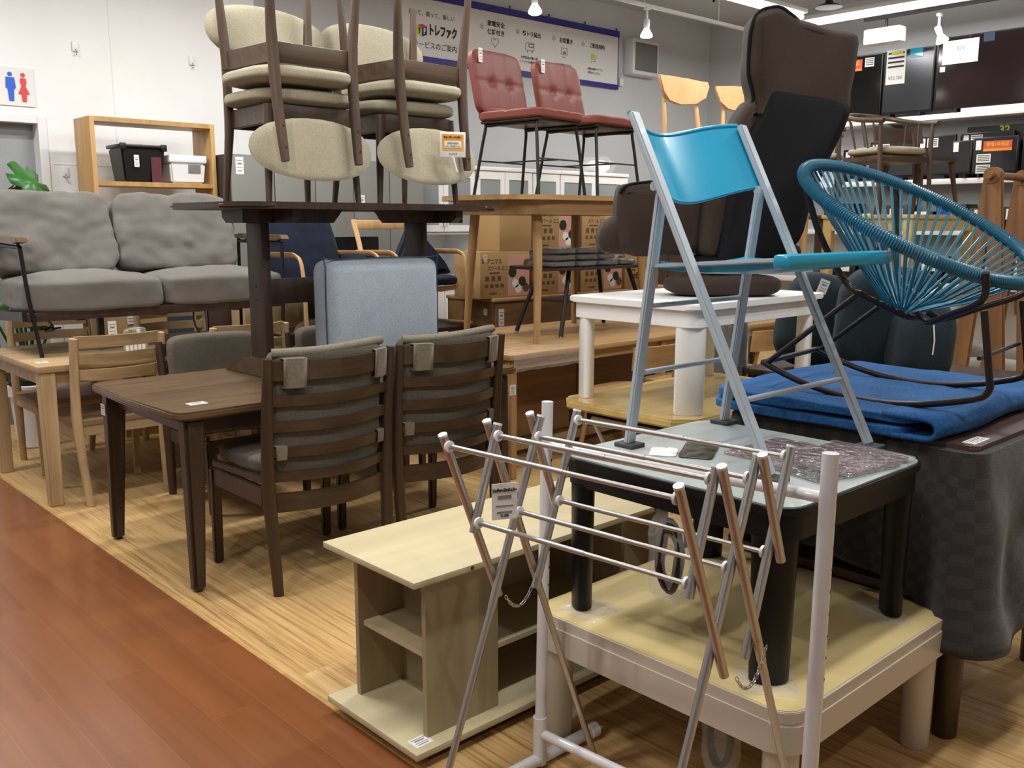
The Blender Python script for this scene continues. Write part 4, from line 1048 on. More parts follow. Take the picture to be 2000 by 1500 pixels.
# ---- dark slatted dining chairs with grey cushions
def slat_chair(label, loc, rz=0, grp=None):
    t = thing('slatted_dining_chair', label, 'dining chair', loc, rz, grp)
    # faces +Y, back towards -Y, origin at the centre of the feet
    w = .255
    for sx in (-1, 1):
        MB().tube([(sx*(w-.016), -.258, 0), (sx*(w-.010), -.248, .22), (sx*(w-.004), -.240, .42), (sx*(w-.002), -.252, .65), (sx*w, -.282, .905)], [.0155, .019, .021, .018, .014], 12, 4, flat=1.25).build('rear_post', 'espresso_z', t)
        MB().bar((sx*(w-.01), .235, 0), (sx*(w-.01), .225, .41), .028, .036, (1, 0, 0), .006, .034, .04).build('front_leg', 'espresso_z', t)
        MB().bar((sx*w*.97, -.20, .375), (sx*w*.97, .225, .375), .022, .075, (0, 0, 1), .004).build('side_rail', 'espresso_z', t)
        MB().bar((sx*w*.97, -.20, .44), (sx*w*.97, .225, .428), .018, .03, (0, 0, 1), .004).build('seat_side', 'espresso_z', t)
    MB().bar((-w, .225, .375), (w, .225, .375), .022, .075, (0, 0, 1), .004).build('front_rail', 'espresso', t)
    def bowrail(z0, z1, name, th=.020, bow=.078):
        b2 = bmesh.new(); n = 18; A, B, C_, D_ = [], [], [], []
        def yb(z): return -.238-(max(0, z-.45))*.10
        for i in range(n+1):
            u = i/n; x = -w+.012+(2*w-.024)*u; y = -bow*math.sin(PI*u)
            A.append(b2.verts.new((x, yb(z0)+y, z0))); B.append(b2.verts.new((x, yb(z1)+y, z1))); C_.append(b2.verts.new((x, yb(z1)+y+th, z1))); D_.append(b2.verts.new((x, yb(z0)+y+th, z0)))
        for i in range(n):
            for P_, Q_ in ((A, B), (B, C_), (C_, D_), (D_, A)): b2.faces.new([P_[i], P_[i+1], Q_[i+1], Q_[i]])
        b2.faces.new([A[0], B[0], C_[0], D_[0]]); b2.faces.new([A[n], D_[n], C_[n], B[n]])
        MB().merge(b2).build(name, 'espresso', t)
    bowrail(.822, .895, 'top_rail', .024)
    for z0, z1 in ((.725, .765), (.628, .668), (.530, .568), (.435, .472)): bowrail(z0, z1, 'back_slat')
    bowrail(.318, .388, 'rear_rail', .022, .07)
    # back cushion following the bow
    def ybow(x, z, off): return -.238-(max(0, z-.45))*.10-.078*math.cos(PI*x/(2*w))**1+off
    b2 = bmesh.new(); bmesh.ops.create_cube(b2, size=2); bmesh.ops.subdivide_edges(b2, edges=b2.edges[:], cuts=13, use_grid_fill=True)
    for v in b2.verts:
        q = v.co.copy(); l = (abs(q.x)**9+abs(q.y)**4+abs(q.z)**9)**(1/9); q /= max(l, 1e-6)
        q.x = max(-1, min(1, q.x)); x = q.x*(w-.02); z = .685+q.z*.25; v.co = (x, ybow(x, z, .066)+q.y*.045+.006*noise.noise(Vector((x*6, 0, z*6))), z)
    MB().merge(b2).build('back_cushion', 'grfab', t, ang=70)
    b = MB().puff((-w+.005, -.20, .445), (w-.005, .25, .515), 5, 14, .004, 5, 3, crown=.0); b.build('seat_cushion', 'grfab', t, ang=70)
    # straps round the rails
    def strap(x, z0, z1, wd, name='strap'):
        b2 = bmesh.new(); n = 4; rows = []
        for i in range(n+1):
            xx = x-wd/2+wd*i/n
            y0 = ybow(xx, (z0+z1)/2, 0)-.004; yb0 = -.238-(max(0, z0-.45))*.10-.078*math.cos(PI*xx/(2*w))-.004; yt = -.238-(max(0, z1-.45))*.10-.078*math.cos(PI*xx/(2*w))-.004
            rows.append([b2.verts.new(p) for p in ((xx, yb0+.034, z0-.006), (xx, yb0, z0-.006), (xx, yt, z1+.004), (xx, yt+.034, z1+.006))])
        for a, c in zip(rows, rows[1:]):
            for k in range(3): b2.faces.new([a[k], a[k+1], c[k+1], c[k]])
        o = MB().merge(b2).build(name, 'grfab2', t); s = o.modifiers.new('thick', 'SOLIDIFY'); s.thickness = .004
    strap(-w+.085, .80, .90, .075); strap(w-.06, .80, .90, .07)
    strap(-w+.045, .528, .57, .035); strap(w-.045, .53, .57, .035)
    b = MB().tube([(x, ybow(x, .92, .045), .925+.006*math.sin(9*x)) for x in [(-w+.03)+(2*w-.06)*k/12 for k in range(13)]], .020, 10, 2, flat=.9); b.build('top_roll', 'grfab2', t)
    return t
sc = slat_chair('dark slatted dining chair tucked in at the dining table, its back nearest the red aisle', (1.893, 3.345, 0))
sc.scale = (1.06, 1, 1.01)
c_ = dup(sc, (2.500, 3.355, 0), R(-1.5), 'dark slatted dining chair with grey cushion, right neighbour of the nearest one')
def far_chair(loc, rz, lab):
    c = dup(sc, loc, rz, lab); c.scale = (1.05, 1.0, .885); c['category'] = 'dining chair'
    for ch in list(c.children):
        if ch.name.startswith('top_roll') or ch.name.startswith('strap'): bpy.data.objects.remove(ch)
    return c
far_chair((2.16, 4.43, 0), PI, 'dark slatted chair at the far side of the dining table, grey cushion facing the viewer')
far_chair((2.86, 4.36, 0), PI+R(1), 'dark slatted dining chair on the far side, mostly hidden by the pale blue cushion block')
# ================================================================ LEFT: light oak table, chairs, grey sofa on top
t = thing('light_oak_table', 'light oak dining table with square legs, the grey sofa standing on it', 'dining table', (1.35, 4.85, 0))
w, dpt, h = 1.48, .96, .71
MB().box((0, 0, h-.032), (w, dpt, h), .003).build('tabletop', 'oak_x', t)
MB().box((.03, .03, h-.10), (w-.03, .05, h-.032)).box((.03, dpt-.05, h-.10), (w-.03, dpt-.03, h-.032)).box((.03, .03, h-.10), (.05, dpt-.03, h-.032)).box((w-.05, .03, h-.10), (w-.03, dpt-.03, h-.032)).build('apron', 'oak_x', t, smooth=False)
for x, y in ((.045, .045), (w-.045, .045), (.045, dpt-.045), (w-.045, dpt-.045)): MB().bar((x, y, 0), (x, y, h-.032), .062, .062, (0, 1, 0), .004, .074, .074).build('leg', 'oak', t)
price(t, (.07, .17, h), .055, .06, 'Z')
def oak_chair(label, loc, rz=0):
    t = thing('light_oak_chair', label, 'dining chair', loc, rz)   # faces +Y
    w = .215
    for sx in (-1, 1):
        MB().tube([(sx*(w-.018), -.25, 0), (sx*(w-.008), -.215, .22), (sx*w, -.195, .42), (sx*w, -.205, .60), (sx*w, -.235, .845)], [.015, .017, .020, .018, .016], 10, 4, flat=1.3).build('rear_post', 'oak', t)
        MB().bar((sx*w, .21, 0), (sx*w, .20, .39), .026, .030, (1, 0, 0), .005, .032, .036).build('front_leg', 'oak', t)
        MB().bar((sx*w, -.19, .375), (sx*w, .20, .375), .020, .055, (0, 0, 1), .003).build('side_rail', 'oak', t)
    MB().bar((-w, .20, .375), (w, .20, .375), .020, .055, (0, 0, 1), .003).build('front_rail', 'oak_x', t)
    MB().bar((-w, -.185, .375), (w, -.185, .375), .020, .055, (0, 0, 1), .003).build('rear_rail', 'oak_x', t)
    MB().prism(rrect(-.235, -.20, .235, .235, .03), .402, .428, 'Z', .008).build('seat', 'oakseat', t)
    def bow(z0, z1, nm, th=.020):
        b2 = bmesh.new(); n = 14; rs = []
        for i in range(n+1):
            u = i/n; x = -w+.008+(2*w-.016)*u; y = -.045*math.sin(PI*u); yy = lambda z: -.20-(max(0, z-.58))*.13
            rs.append([b2.verts.new(p) for p in ((x, yy(z0)+y, z0), (x, yy(z1)+y, z1), (x, yy(z1)+y+th, z1), (x, yy(z0)+y+th, z0))])
        for a, c in zip(rs, rs[1:]):
            for k in range(4): b2.faces.new([a[k], a[(k+1) % 4], c[(k+1) % 4], c[k]])
        b2.faces.new(rs[0]); b2.faces.new(list(reversed(rs[-1])))
        MB().merge(b2).build(nm, 'oak_x', t)
    bow(.795, .853, 'top_rail', .024)
    for z0, z1 in ((.715, .765), (.635, .685)): bow(z0, z1, 'back_slat')
    return t
oc = oak_chair('light oak ladder-back chair at the oak table, nearest to the red aisle', (1.712, 5.0, 0))
dup(oc, (1.745, 5.74, 0), PI, 'light oak ladder-back chair beyond the oak table, by the potted plant')
dup(oc, (2.49, 5.76, 0), PI, 'light oak ladder-back chair beyond the oak table, in front of the blue-printed carton')
dup(oc, (2.42, 4.98, 0), 0, 'light oak ladder-back chair mostly hidden behind the dark far-side chair')

SZ = .71
t = thing('grey_sofa', 'grey two-seat sofa with black tube frame and wooden arm pads on the oak table', 'sofa', (2.15, 5.45, SZ))
for sx in (-1, 1):
    x = sx*.735
    MB().tube([(x+.05*(-sx)*0-.0+(.06 if sx < 0 else -.02), -.25, 0), (x+(.02 if sx < 0 else 0), -.25, .30), (x, -.25, .545), (x, -.24, .562), (x, -.19, .568), (x, .24, .575), (x, .30, .57), (x, .315, .54), (x, .33, .0)], .011, 10, 4).build('arm_tube', 'blackm', t)
    MB().prism([(-.30, .595), (-.28, .618), (.25, .625), (.32, .615), (.30, .592), (-.20, .585)], x-.028, x+.028, 'X', .004).build('arm_pad', 'darktop', t)
    for y in (-.22, .20): MB().tube([(x, y, .565), (x, y, .59)], .008, 8).build('pad_stud', 'blackm', t)
    MB().bar((x, -.24, .215), (x, .32, .185), .03, .05, (0, 0, 1), .003).build('side_beam', 'blackm', t)
MB().box((-.73, -.25, .185), (.73, -.21, .235), .003).build('front_beam', 'trestle', t)
MB().box((-.73, .28, .16), (.73, .32, .21), .003).build('rear_beam', 'trestle', t)
for sx in (-.45, .0, .45):
    MB().box((sx-.02, -.20, .175), (sx+.02, .28, .195)).build('seat_slat', 'trestle', t, smooth=False)
MB().box((-.36, -.19, .02), (-.33, -.16, .185)).build('middle_leg', 'blackm', t, smooth=False)
for k, (x0, x1) in enumerate(((-.735, -.003), (.0, .74))):
    MB().puff((x0, -.275, .225), (x1, .27, .395), 9, 24, .010, 5, k+1, crown=.045).build('seat_cushion', 'sofa', t, ang=70)
for k, (x0, x1) in enumerate(((-.76, -.10), (-.10, .64))):
    cx = (x0+x1)/2
    b = MB().puff((x0, -.085, 0), (x1, .095, .475), 7, 30, .020, 6.5, k+7)
    b.xf(Matrix.Translation((0, .17, .40)) @ Matrix.Rotation(R(-17), 4, 'X')); b.build('back_cushion', 'sofa', t, ang=70)
MB().tube([(-.64, -.24, .20), (-.60, -.22, .15), (-.64, -.20, .135), (-.56, -.22, .14)], .012, 6, 3, flat=.3).build('hanging_strap', 'blackp', t)
MB().tube([(.17, -.22, .20), (.165, -.22, .15), (.175, -.22, .10), (.20, -.22, .05)], .005, 6, 3).build('hanging_strap', 'blackp', t)
price(t, (-.31, -.252, .12), .045, .09, 'Y')

# small bag of glue tubes on the oak table
t = thing('bag_of_tubes', 'clear bag of white tubes with green caps on the oak table below the sofa', 'bag', (1.93, 5.12, SZ))
for k in range(5):
    MB().tube([(-.045+.022*k, .0, .0), (-.045+.022*k, 0, .085+.01*(k % 2))], .009, 10).build('tube', 'whitep', t)
    MB().tube([(-.045+.022*k, .0, .09+.01*(k % 2)), (-.045+.022*k, 0, .108+.01*(k % 2))], .010, 10).build('cap', 'green' if k % 4 != 3 else 'whitep', t)
MB().puff((-.065, -.02, 0), (.065, .02, .13), 5, 10, .006, 20, 2).build('clear_bag', 'film', t)

# cartons behind the oak table
def carton(name, x0, y0, z0, x1, y1, z1, lab, mat='card', grp=None):
    t = thing(name, lab, 'box', ((x0+x1)/2, (y0+y1)/2, z0), 0, grp)
    MB().box((x0, y0, z0), (x1, y1, z1), .003).build('carton', mat, t, world=True)
    MB().box((x0, (y0+y1)/2-.02, z1-.0005), (x1, (y0+y1)/2+.02, z1+.0015)).build('tape', 'inkb', t, world=True, smooth=False)
    return t
t = carton('cardboard_box', 2.22, 6.15, 0, 2.82, 6.45, .93, 'tall brown carton with a blue printed panel under the sofa')
box('blue_panel', 'slate', (.02, -.153, .60), (.20, -.15, .84), t); box('blue_panel', 'slate', (.22, -.153, .60), (.295, -.15, .84), t)
price(t, (-.22, -.152, .80), .05, .10)
t = carton('cardboard_box', 3.0, 5.95, 0, 3.45, 6.25, .93, 'cream carton behind the dark chair cushion', 'cream')
t = carton('dark_box', 2.83, 6.15, 0, 2.99, 6.45, .95, 'narrow dark brown box between the two cartons', 'brwnbox')

# bookcase with two bins
t = thing('wooden_bookcase', 'tall open wooden bookcase against the white wall, two bins inside', 'bookcase', (2.25, 6.5, 0))
w, dpt, h = .86, .30, 2.09
for x in (0, w-.03): MB().box((x, 0, 0), (x+.03, dpt, h), .001).build('side_panel', 'bookwood', t)
MB().box((.03, 0, h-.03), (w-.03, dpt, h)).build('top_panel', 'bookwood', t, smooth=False)
for z in (1.645, 1.22, .80, .40, .05): MB().box((.03, .005, z), (w-.03, dpt, z+.03)).build('shelf', 'bookwood', t, smooth=False)
b = MB()
for z in [.2+.06*k for k in range(22)]: b.lathe((-.0005, .06, z), [(.001, -.0008), (.004, -.0008), (.004, .0008), (.001, .001)], 8, 'X')
b.build('shelf_holes', 'ink', t)
t = thing('black_storage_bin', 'black lidded plastic bin standing in the wooden bookcase', 'storage bin', (2.60, 6.64, 1.675))
MB().bar((0, 0, 0), (0, 0, .225), .255, .20, (0, 1, 0), .01, .30, .24).build('bin_body', 'blackp', t)
MB().box((-.162, -.13, .225), (.162, .13, .250), .008).build('lid', 'blackp', t)
for x in (-.14, .14): MB().box((x-.02, -.135, .21), (x+.02, -.12, .256), .003).build('lid_clip', 'blackp', t)
price(t, (-.05, -.119, .14), .034, .08)
MB().box((.05, -.118, .0), (.12, -.113, .17)).build('label_sheet', 'mag', t, smooth=False)
t = thing('white_storage_bin', 'white lidded plastic bin in the wooden bookcase, right of the black bin', 'storage bin', (2.915, 6.64, 1.675))
MB().bar((0, 0, 0), (0, 0, .14), .235, .20, (0, 1, 0), .012, .262, .225).build('bin_body', 'whitep', t)
MB().box((-.138, -.118, .14), (.138, .118, .195), .010, 3).build('lid', 'whitep', t)
MB().box((0.0, -.1125, .075), (.09, -.108, .13)).build('label_sheet', 'locker', t, smooth=False)

# lockers
for k in range(5):
    x0 = 3.12+.34*k
    t = thing('grey_locker', ['dark-sided grey cabinet beside the wooden bookcase, first of the row', 'grey cabinet column, second from the bookcase', 'grey cabinet column, third from the bookcase', 'grey cabinet column, fourth from the bookcase', 'grey cabinet column next to the white cupboards'][k], 'cabinet', (x0, 6.3, 0))
    MB().box((0, .02, 0), (.338, .45, 1.88)).build('carcass', 'lockerd', t, smooth=False)
    MB().box((.003, 0, .03), (.335, .02, 1.878), .002).build('door', 'locker', t)
    MB().box((.05, -.008, .95), (.062, .0, 1.06), .002).build('handle', 'darkm', t)
    if k == 0: price(t, (.07, 0, 1.80), .06, .12)
    if k == 3: price(t, (.07, 0, 1.565), .055, .10)

# plant
t = thing('potted_plant', 'leafy green potted plant in a white pot by the doorway', 'plant', (1.72, 6.35, 0))
MB().lathe((0, 0, 0), [(.09, 0), (.10, .01), (.125, .33), (.145, .335), (.148, .40), (.135, .405), (.12, .37), (.01, .36)], 24).build('pot', 'whitep', t)
MB().puff((-.15, -.12, .37), (.17, .12, .50), 2.2, 10, .04, 9, 5).build('lower_foliage', 'soil', t)
rnd = random.Random(4)
for k in range(9):
    a = 2*PI*k/9+.3; hh = (.75, 1.0, 1.25, 1.52, 1.70, .9, 1.35, 1.62, 1.10)[k]; rr = .10+.09*(k % 3)
    p = Vector((rr*math.cos(a), rr*math.sin(a)*.6, hh))
    MB().tube([(0, 0, .38), p*.45+Vector((0, 0, .22)), p], .008, 7, 5).build('stem', 'green', t)
    b2 = bmesh.new(); n = 26; c = b2.verts.new((0, 0, .012)); ring = []
    for i in range(n):
        q = 2*PI*i/n; r_ = .15*(1.0-.25*math.cos(q)) * (1 if i % 4 else .62)
        ring.append(b2.verts.new((r_*math.cos(q), r_*math.sin(q)*.85, -.25*abs(math.sin(q))**2*.12)))
    for i in range(n): b2.faces.new([c, ring[i], ring[(i+1) % n]])
    b = MB().merge(b2, Matrix.Translation(p+Vector((0, 0, .02))) @ Matrix.Rotation(a, 4, 'Z') @ Matrix.Rotation(R(35+10*(k % 3)), 4, 'Y'))
    o = b.build('leaf', 'green', t); s = o.modifiers.new('s', 'SOLIDIFY'); s.thickness = .003

# ================================================================ navy armchairs on a dark bench
t = thing('dark_low_bench', 'dark wooden bench behind the sofa carrying the navy armchairs', 'bench', (2.98, 5.12, 0))
MB().box((0, 0, .65), (1.40, .72, .68), .004).build('top', 'trestle', t)
for x in (.05, 1.35):
    for y in (.05, .67): MB().bar((x, y, 0), (x, y, .65), .05, .05, (0, 1, 0), .005).build('leg', 'trestle', t)
def navy_chair(label, loc, rz, folded=False):
    t = thing('navy_armchair', label, 'armchair', loc, rz)      # faces -Y
    for sx in (-1, 1):
        x = sx*.29
        MB().tube([(x, -.30, .02), (x, -.29, .30), (x, -.26, .47), (x, -.20, .515), (x, -.10, .52), (x, .22, .515)], .026, 8, 5, flat=.45).build('arm', 'beech', t)
        MB().tube([(x, -.32, .025), (x, .0, .015), (x, .28, .022)], .018, 8, 4, flat=.6).build('runner', 'beech', t)
        MB().tube([(x*.88, -.22, .28), (x*.88, .02, .24), (x*.88, .16, .34), (x*.88, .26, .60), (x*.88, .32, .74)], .020, 8, 5, flat=.7).build('back_stile', 'beech', t)
    MB().box((-.27, .30, .675), (.27, .325, .74), .006).build('top_rail', 'beech', t)
    MB().bar((-.25, -.20, .265), (.25, -.20, .265), .03, .03, (0, 0, 1), .004).build('front_bar', 'beech', t)
    b = MB().puff((-.26, -.28, .285), (.26, .18, .36), 4, 16, .012, 6, 3); b.build('seat_cushion', 'navy', t, ang=70)
    if not folded:
        b = MB().puff((-.285, -.06, 0), (.285, .06, .50), 4.5, 20, .016, 5, 8); b.xf(Matrix.Translation((0, .20, .31)) @ Matrix.Rotation(R(-16), 4, 'X')); b.build('back_cushion', 'navy', t, ang=70)
    else:
        b = MB().prism([(-.26, 0), (-.04, .32), (.0, .345), (.04, .325), (.22, .08), (.28, 0)], -.05, .05, 'Y', .025); b.xf(Matrix.Translation((.03, -.05, .36)) @ Matrix.Rotation(R(-14), 4, 'X')); b.build('folded_cover', 'navy', t, ang=60)
    return t
navy_chair('beech armchair with a rumpled navy back and seat, right behind the grey sofa', (3.27, 5.40, .68), 0)
navy_chair('beech armchair with bare back rail and a pointed navy cushion on its seat', (4.0, 5.40, .68), 0, True)
t = thing('laundry_basket', 'dark slotted basket behind the navy armchairs', 'basket', (3.75, 5.78, .68))
b = MB().box((-.28, 0, 0), (.28, .02, .20)); 
for k in range(7): b.box((-.28+.085*k, -.004, .20), (-.26+.085*k, .018, .42))
for z in (.24, .30, .36, .41): b.box((-.28, -.004, z), (.28, .018, z+.018))
b.build('basket_wall', 'mag', t, smooth=False)
box('basket_body', 'blackp', (-.27, .03, 0), (.27, .18, .62), t)

def tub_chair(label, loc, rz):
    t = thing('brown_wooden_chair', label, 'chair', loc, rz)
    MB().prism(rrect(-.24, -.24, .24, .22, .08), .40, .425, 'Z', .006).build('seat', 'walnut_x', t)
    MB().puff((-.21, -.21, .425), (.21, .19, .46), 4, 8).build('seat_pad', 'grfab', t)
    for sx in (-1, 1):
        for sy in (-1, 1): MB().tube([(sx*.22, sy*.20, 0), (sx*.20, sy*.18, .40)], [.012, .018], 8).build('leg', 'walnut', t)
    for sx in (-1, 1): MB().tube([(sx*.22, .12, .42), (sx*.26, .10, .68)], .013, 8).build('arm_post', 'walnut', t)
    pts = [(-.27, -.08, .69), (-.26, .10, .72), (-.16, .24, .77), (0, .28, .79), (.16, .24, .77), (.26, .10, .72), (.27, -.08, .69)]
    MB().tube(pts, .03, 8, 5, flat=.5).build('curved_backrest', 'walnut_x', t)
    return t
tub_chair('brown wooden chair with a curved back between the oak chair and the blue cushion block', (3.13, 4.90, 0), 0)

# ================================================================ white cupboards
for k, (x0, x1, nd) in enumerate(((4.83, 5.55, 2), (5.56, 6.26, 2), (6.27, 6.63, 1), (6.64, 7.64, 2))):
    t = thing('white_cupboard', ['white kitchen cupboard with grey glass doors next to the grey cabinets', 'white kitchen cupboard with grey glass doors, second from the grey cabinets', 'narrow white kitchen cupboard with one grey glass door', 'wide white kitchen cupboard at the right end of the row'][k], 'cupboard', (x0, 6.5, 0))
    w = x1-x0
    b = MB().box((0, .02, 1.30), (.02, .42, 1.87)).box((w-.02, .02, 1.30), (w, .42, 1.87)).box((0, .02, 1.30), (w, .42, 1.325)).box((0, .40, .95), (w, .42, 1.87)).box((0, .02, .85), (.02, .42, 1.30)).box((w-.02, .02, .85), (w, .42, 1.30)).box((0, .02, .0), (w, .42, .90))
    b.build('carcass', 'white', t, smooth=False)
    MB().box((-.004, -.01, 1.865), (w+.004, .42, 1.90), .003).build('cornice', 'white', t)
    MB().box((-.002, -.03, .90), (w+.002, .42, .93), .003).build('worktop', 'white', t)
    dw = w/nd
    for j in range(nd):
        a = j*dw+.003; c = (j+1)*dw-.003
        MB().box((a, 0, 1.325), (a+.05, .02, 1.86)).box((c-.05, 0, 1.325), (c, .02, 1.86)).box((a+.05, 0, 1.325), (c-.05, .02, 1.38)).box((a+.05, 0, 1.79), (c-.05, .02, 1.86)).build('door', 'white', t, smooth=False)
        box('glass_pane', 'glass', (a+.05, .006, 1.38), (c-.05, .012, 1.79), t)
        hx = c-.02 if j == 0 and nd > 1 else a+.012
        MB().tube([(hx, -.002, 1.37), (hx, -.02, 1.375), (hx, -.02, 1.43), (hx, -.002, 1.435)], .004, 6).build('door_handle', 'chrome', t)
        box('lower_door', 'white', (a, 0, .05), (c, .018, .86), t)
    if k == 1: price(t, (.035, 0, 1.80), .03, .06)
t = thing('clear_cover', 'crumpled clear bag lying on top of the white cupboards', 'bag', (7.35, 6.72, 1.902))
MB().puff((-.24, -.16, 0), (.24, .16, .17), 2.4, 16, .05, 7, 9).build('bag', 'film', t); MB().puff((-.18, -.12, .0), (.18, .12, .13), 2.4, 12, .03, 7, 19).build('contents', 'whitep', t)
t = thing('brown_cabinet', 'dark brown cabinet at the right end of the white cupboards', 'cabinet', (7.67, 6.45, 0))
box('carcass', 'brwnbox', (0, 0, 0), (1.2, .45, 1.80), t); box('door', 'brwnbox', (.01, -.015, .05), (.59, 0, 1.78), t); box('door', 'brwnbox', (.60, -.015, .05), (1.19, 0, 1.78), t)

# ================================================================ long oak table with round table, chairs, boxes
t = thing('long_oak_table', 'long honey oak table beneath the round table', 'table', (3.36, 3.655, 0))
w, dpt, h = 3.36, 1.08, .70
MB().box((0, 0, h-.03), (w, dpt, h), .004).build('tabletop', 'honey', t)
MB().box((.06, .05, h-.09), (w-.06, .07, h-.03)).box((.06, dpt-.07, h-.09), (w-.06, dpt-.05, h-.03)).box((.06, .05, h-.09), (.08, dpt-.05, h-.03)).box((w-.08, .05, h-.09), (w-.06, dpt-.05, h-.03)).build('apron', 'honey', t, smooth=False)
for x, y in ((.05, .05), (1.35, .05), (2.1, .05), (w-.05, .05), (.05, dpt-.05), (w-.05, dpt-.05)): MB().bar((x, y, 0), (x, y, h-.03), .05, .05, (0, 1, 0), .005).build('leg', 'honey_z', t)
t = thing('plastic_wrap', 'crinkled clear wrap hanging over the near end of the long oak table', 'plastic wrap', (3.62, 3.70, .701))
b2 = bmesh.new(); n, m = 16, 14; g = []
for i in range(n+1):
    r_ = []
    for j in range(m+1):
        x = -.24+.58*i/n; s_ = -.12+.36*j/m
        y, z = (s_-.0, .003) if s_ > -.04 else (-.052, (s_+.04)*1.2)
        r_.append(b2.verts.new((x+.01*noise.noise(Vector((i, j, 0))), y, z+abs(.012*noise.noise(Vector((i*.9, j*.7, 2)))))))
    g.append(r_)
for i in range(n):
    for j in range(m): b2.faces.new([g[i][j], g[i+1][j], g[i+1][j+1], g[i][j+1]])
MB().merge(b2).build('film', 'film', t)
# sideboard below
t = thing('brown_sideboard', 'brown wood-fronted sideboard standing under the long oak table', 'sideboard', (3.75, 4.05, 0))
box('carcass', 'chest', (0, .02, .0), (2.2, .50, .56), t)
for k in range(4): MB().box((.005+.55*k, 0, .12), (.545+.55*k, .02, .55), .002).build('door', 'chest', t)
box('bottom_rail', 'cream', (.0, -.01, .04), (2.2, .01, .09), t)

# round-cornered oak table
t = thing('oval_oak_table', 'oval-ended oak table with splayed round legs standing on the long oak table', 'table', (3.55, 3.80, .70))
w, dpt, h = 1.5, .86, .858
MB().prism(rrect(0, 0, w, dpt, .30, 12), h-.028, h, 'Z', .006).build('tabletop', 'honey', t)
MB().prism(rrect(.09, .04, w-.09, dpt-.04, .26, 12), h-.11, h-.028, 'Z').build('apron', 'honey', t)
for x, y, sx, sy in ((.30, .16, -1, -1), (w-.30, .16, 1, -1), (.30, dpt-.16, -1, 1), (w-.30, dpt-.16, 1, 1)):
    MB().tube([(x+sx*.045, y+sy*.05, 0), (x+sx*.02, y+sy*.03, .45), (x, y, h-.03)], [.019, .027, .032], 14, 3).build('leg', 'honey_z', t)
RZ = .70+h

def red_chair(label, loc, rz):
    t = thing('red_leather_chair', label, 'chair', loc, rz)      # faces -Y
    def pad(w0, l0, thick, seed):
        b2 = bmesh.new(); bmesh.ops.create_cube(b2, size=2); bmesh.ops.subdivide_edges(b2, edges=b2.edges[:], cuts=23, use_grid_fill=True)
        for v in b2.verts:
            q = v.co.copy(); l = (abs(q.x)**7+abs(q.y)**7+abs(q.z)**7)**(1/7); q /= l
            x, y, z = q.x*w0, q.y*l0, q.z*thick
            if q.z > .3:
                d = min(math.hypot(x-sx*w0*.36, y-sy) for sx in (-1, 1) for sy in (.0,))
                z -= .020*math.exp(-(d/.03)**2)+.006*math.exp(-(min(abs(x-w0*.36), abs(x+w0*.36))/.012)**2)+.006*math.exp(-(y/.012)**2)
            v.co = (x, y, z)
        return b2
    MB().merge(pad(.245, .245, .032, 1), Matrix.Translation((0, -.02, .485))).build('seat', 'leather', t, ang=75)
    m_ = Matrix.Translation((0, .245, .70)) @ Matrix.Rotation(R(-12), 4, 'X') @ Matrix.Rotation(R(90), 4, 'X')
    MB().merge(pad(.235, .205, .030, 2), m_).build('backrest', 'leather', t, ang=75)
    MB().puff((-.20, .17, .455), (.20, .255, .56), 4, 8).build('seat_joint', 'leather', t)
    MB().box((-.22, -.24, .440), (.22, .20, .456), .004).build('seat_pan', 'blackp', t)
    for sx in (-1, 1):
        MB().tube([(sx*.235, -.26, 0), (sx*.20, -.215, .40), (sx*.19, -.19, .43), (sx*.19, .15, .43), (sx*.20, .18, .40), (sx*.235, .245, 0)], .010, 10, 4).build('leg_frame', 'blackm', t)
    for y, z in ((-.235, .22), (.22, .22)): MB().tube([(-.22, y, z), (.22, y, z)], .005, 8).build('stretcher', 'blackm', t)
    MB().tube([(0, -.235, .22), (0, .22, .22)], .005, 8).build('stretcher', 'blackm', t)
    price(t, (0, 0, 0), .035, .085).location = (-.18, .232, .86)
    return t
rc = red_chair('red-brown leather chair on the oval oak table, the left one of the two', (4.08, 4.27, RZ), R(8))
rc.scale = (1.0, 1.0, .98)
r2 = dup(rc, (4.64, 4.30, RZ), R(6), 'red-brown leather chair on the oval oak table, the right one of the two')

t = thing('black_side_table', 'small two-tier black side table with slanted legs on the long oak table', 'side table', (4.52, 4.20, .70))
MB().prism(rrect(-.50, -.26, .50, .26, .12), .415, .432, 'Z', .004).build('top', 'trestle', t)
MB().prism(rrect(-.34, -.17, .34, .17, .08), .21, .225, 'Z', .004).build('lower_shelf', 'trestle', t)
for sx in (-1, 1):
    for sy in (-1, 1):
        MB().tube([(sx*.42, sy*.20, .012), (sx*.28, sy*.13, .415)], .014, 8).build('leg', 'blackm', t)
        MB().lathe((sx*.424, sy*.202, 0), [(.013, 0), (.013, .005), (.005, .007), (.005, .014)], 12).build('glide', 'chrome', t)
k = 0
for i in range(4):
    for j in range(3 if i < 3 else 1):
        tt = thing('wrapped_tray', f"film-wrapped dark tray, {['bottom', 'middle', 'top'][j]} of the {['leftmost', 'second', 'third', 'rightmost'][i]} pile on the black side table", 'wrapped tray', (4.13+.20*i, 4.12, 1.1325+.040*j), .05*((i*3+j) % 3-1), 'wrapped trays on the black side table')
        MB().puff((-.085, -.13, 0), (.085, .13, .037), 4, 10, .003, 20, i*3+j).build('tray', 'foil', tt)
        MB().puff((-.094, -.14, 0.0005), (.094, .14, .0385), 6, 14, .004, 26, i+j*4).build('film', 'film', tt)

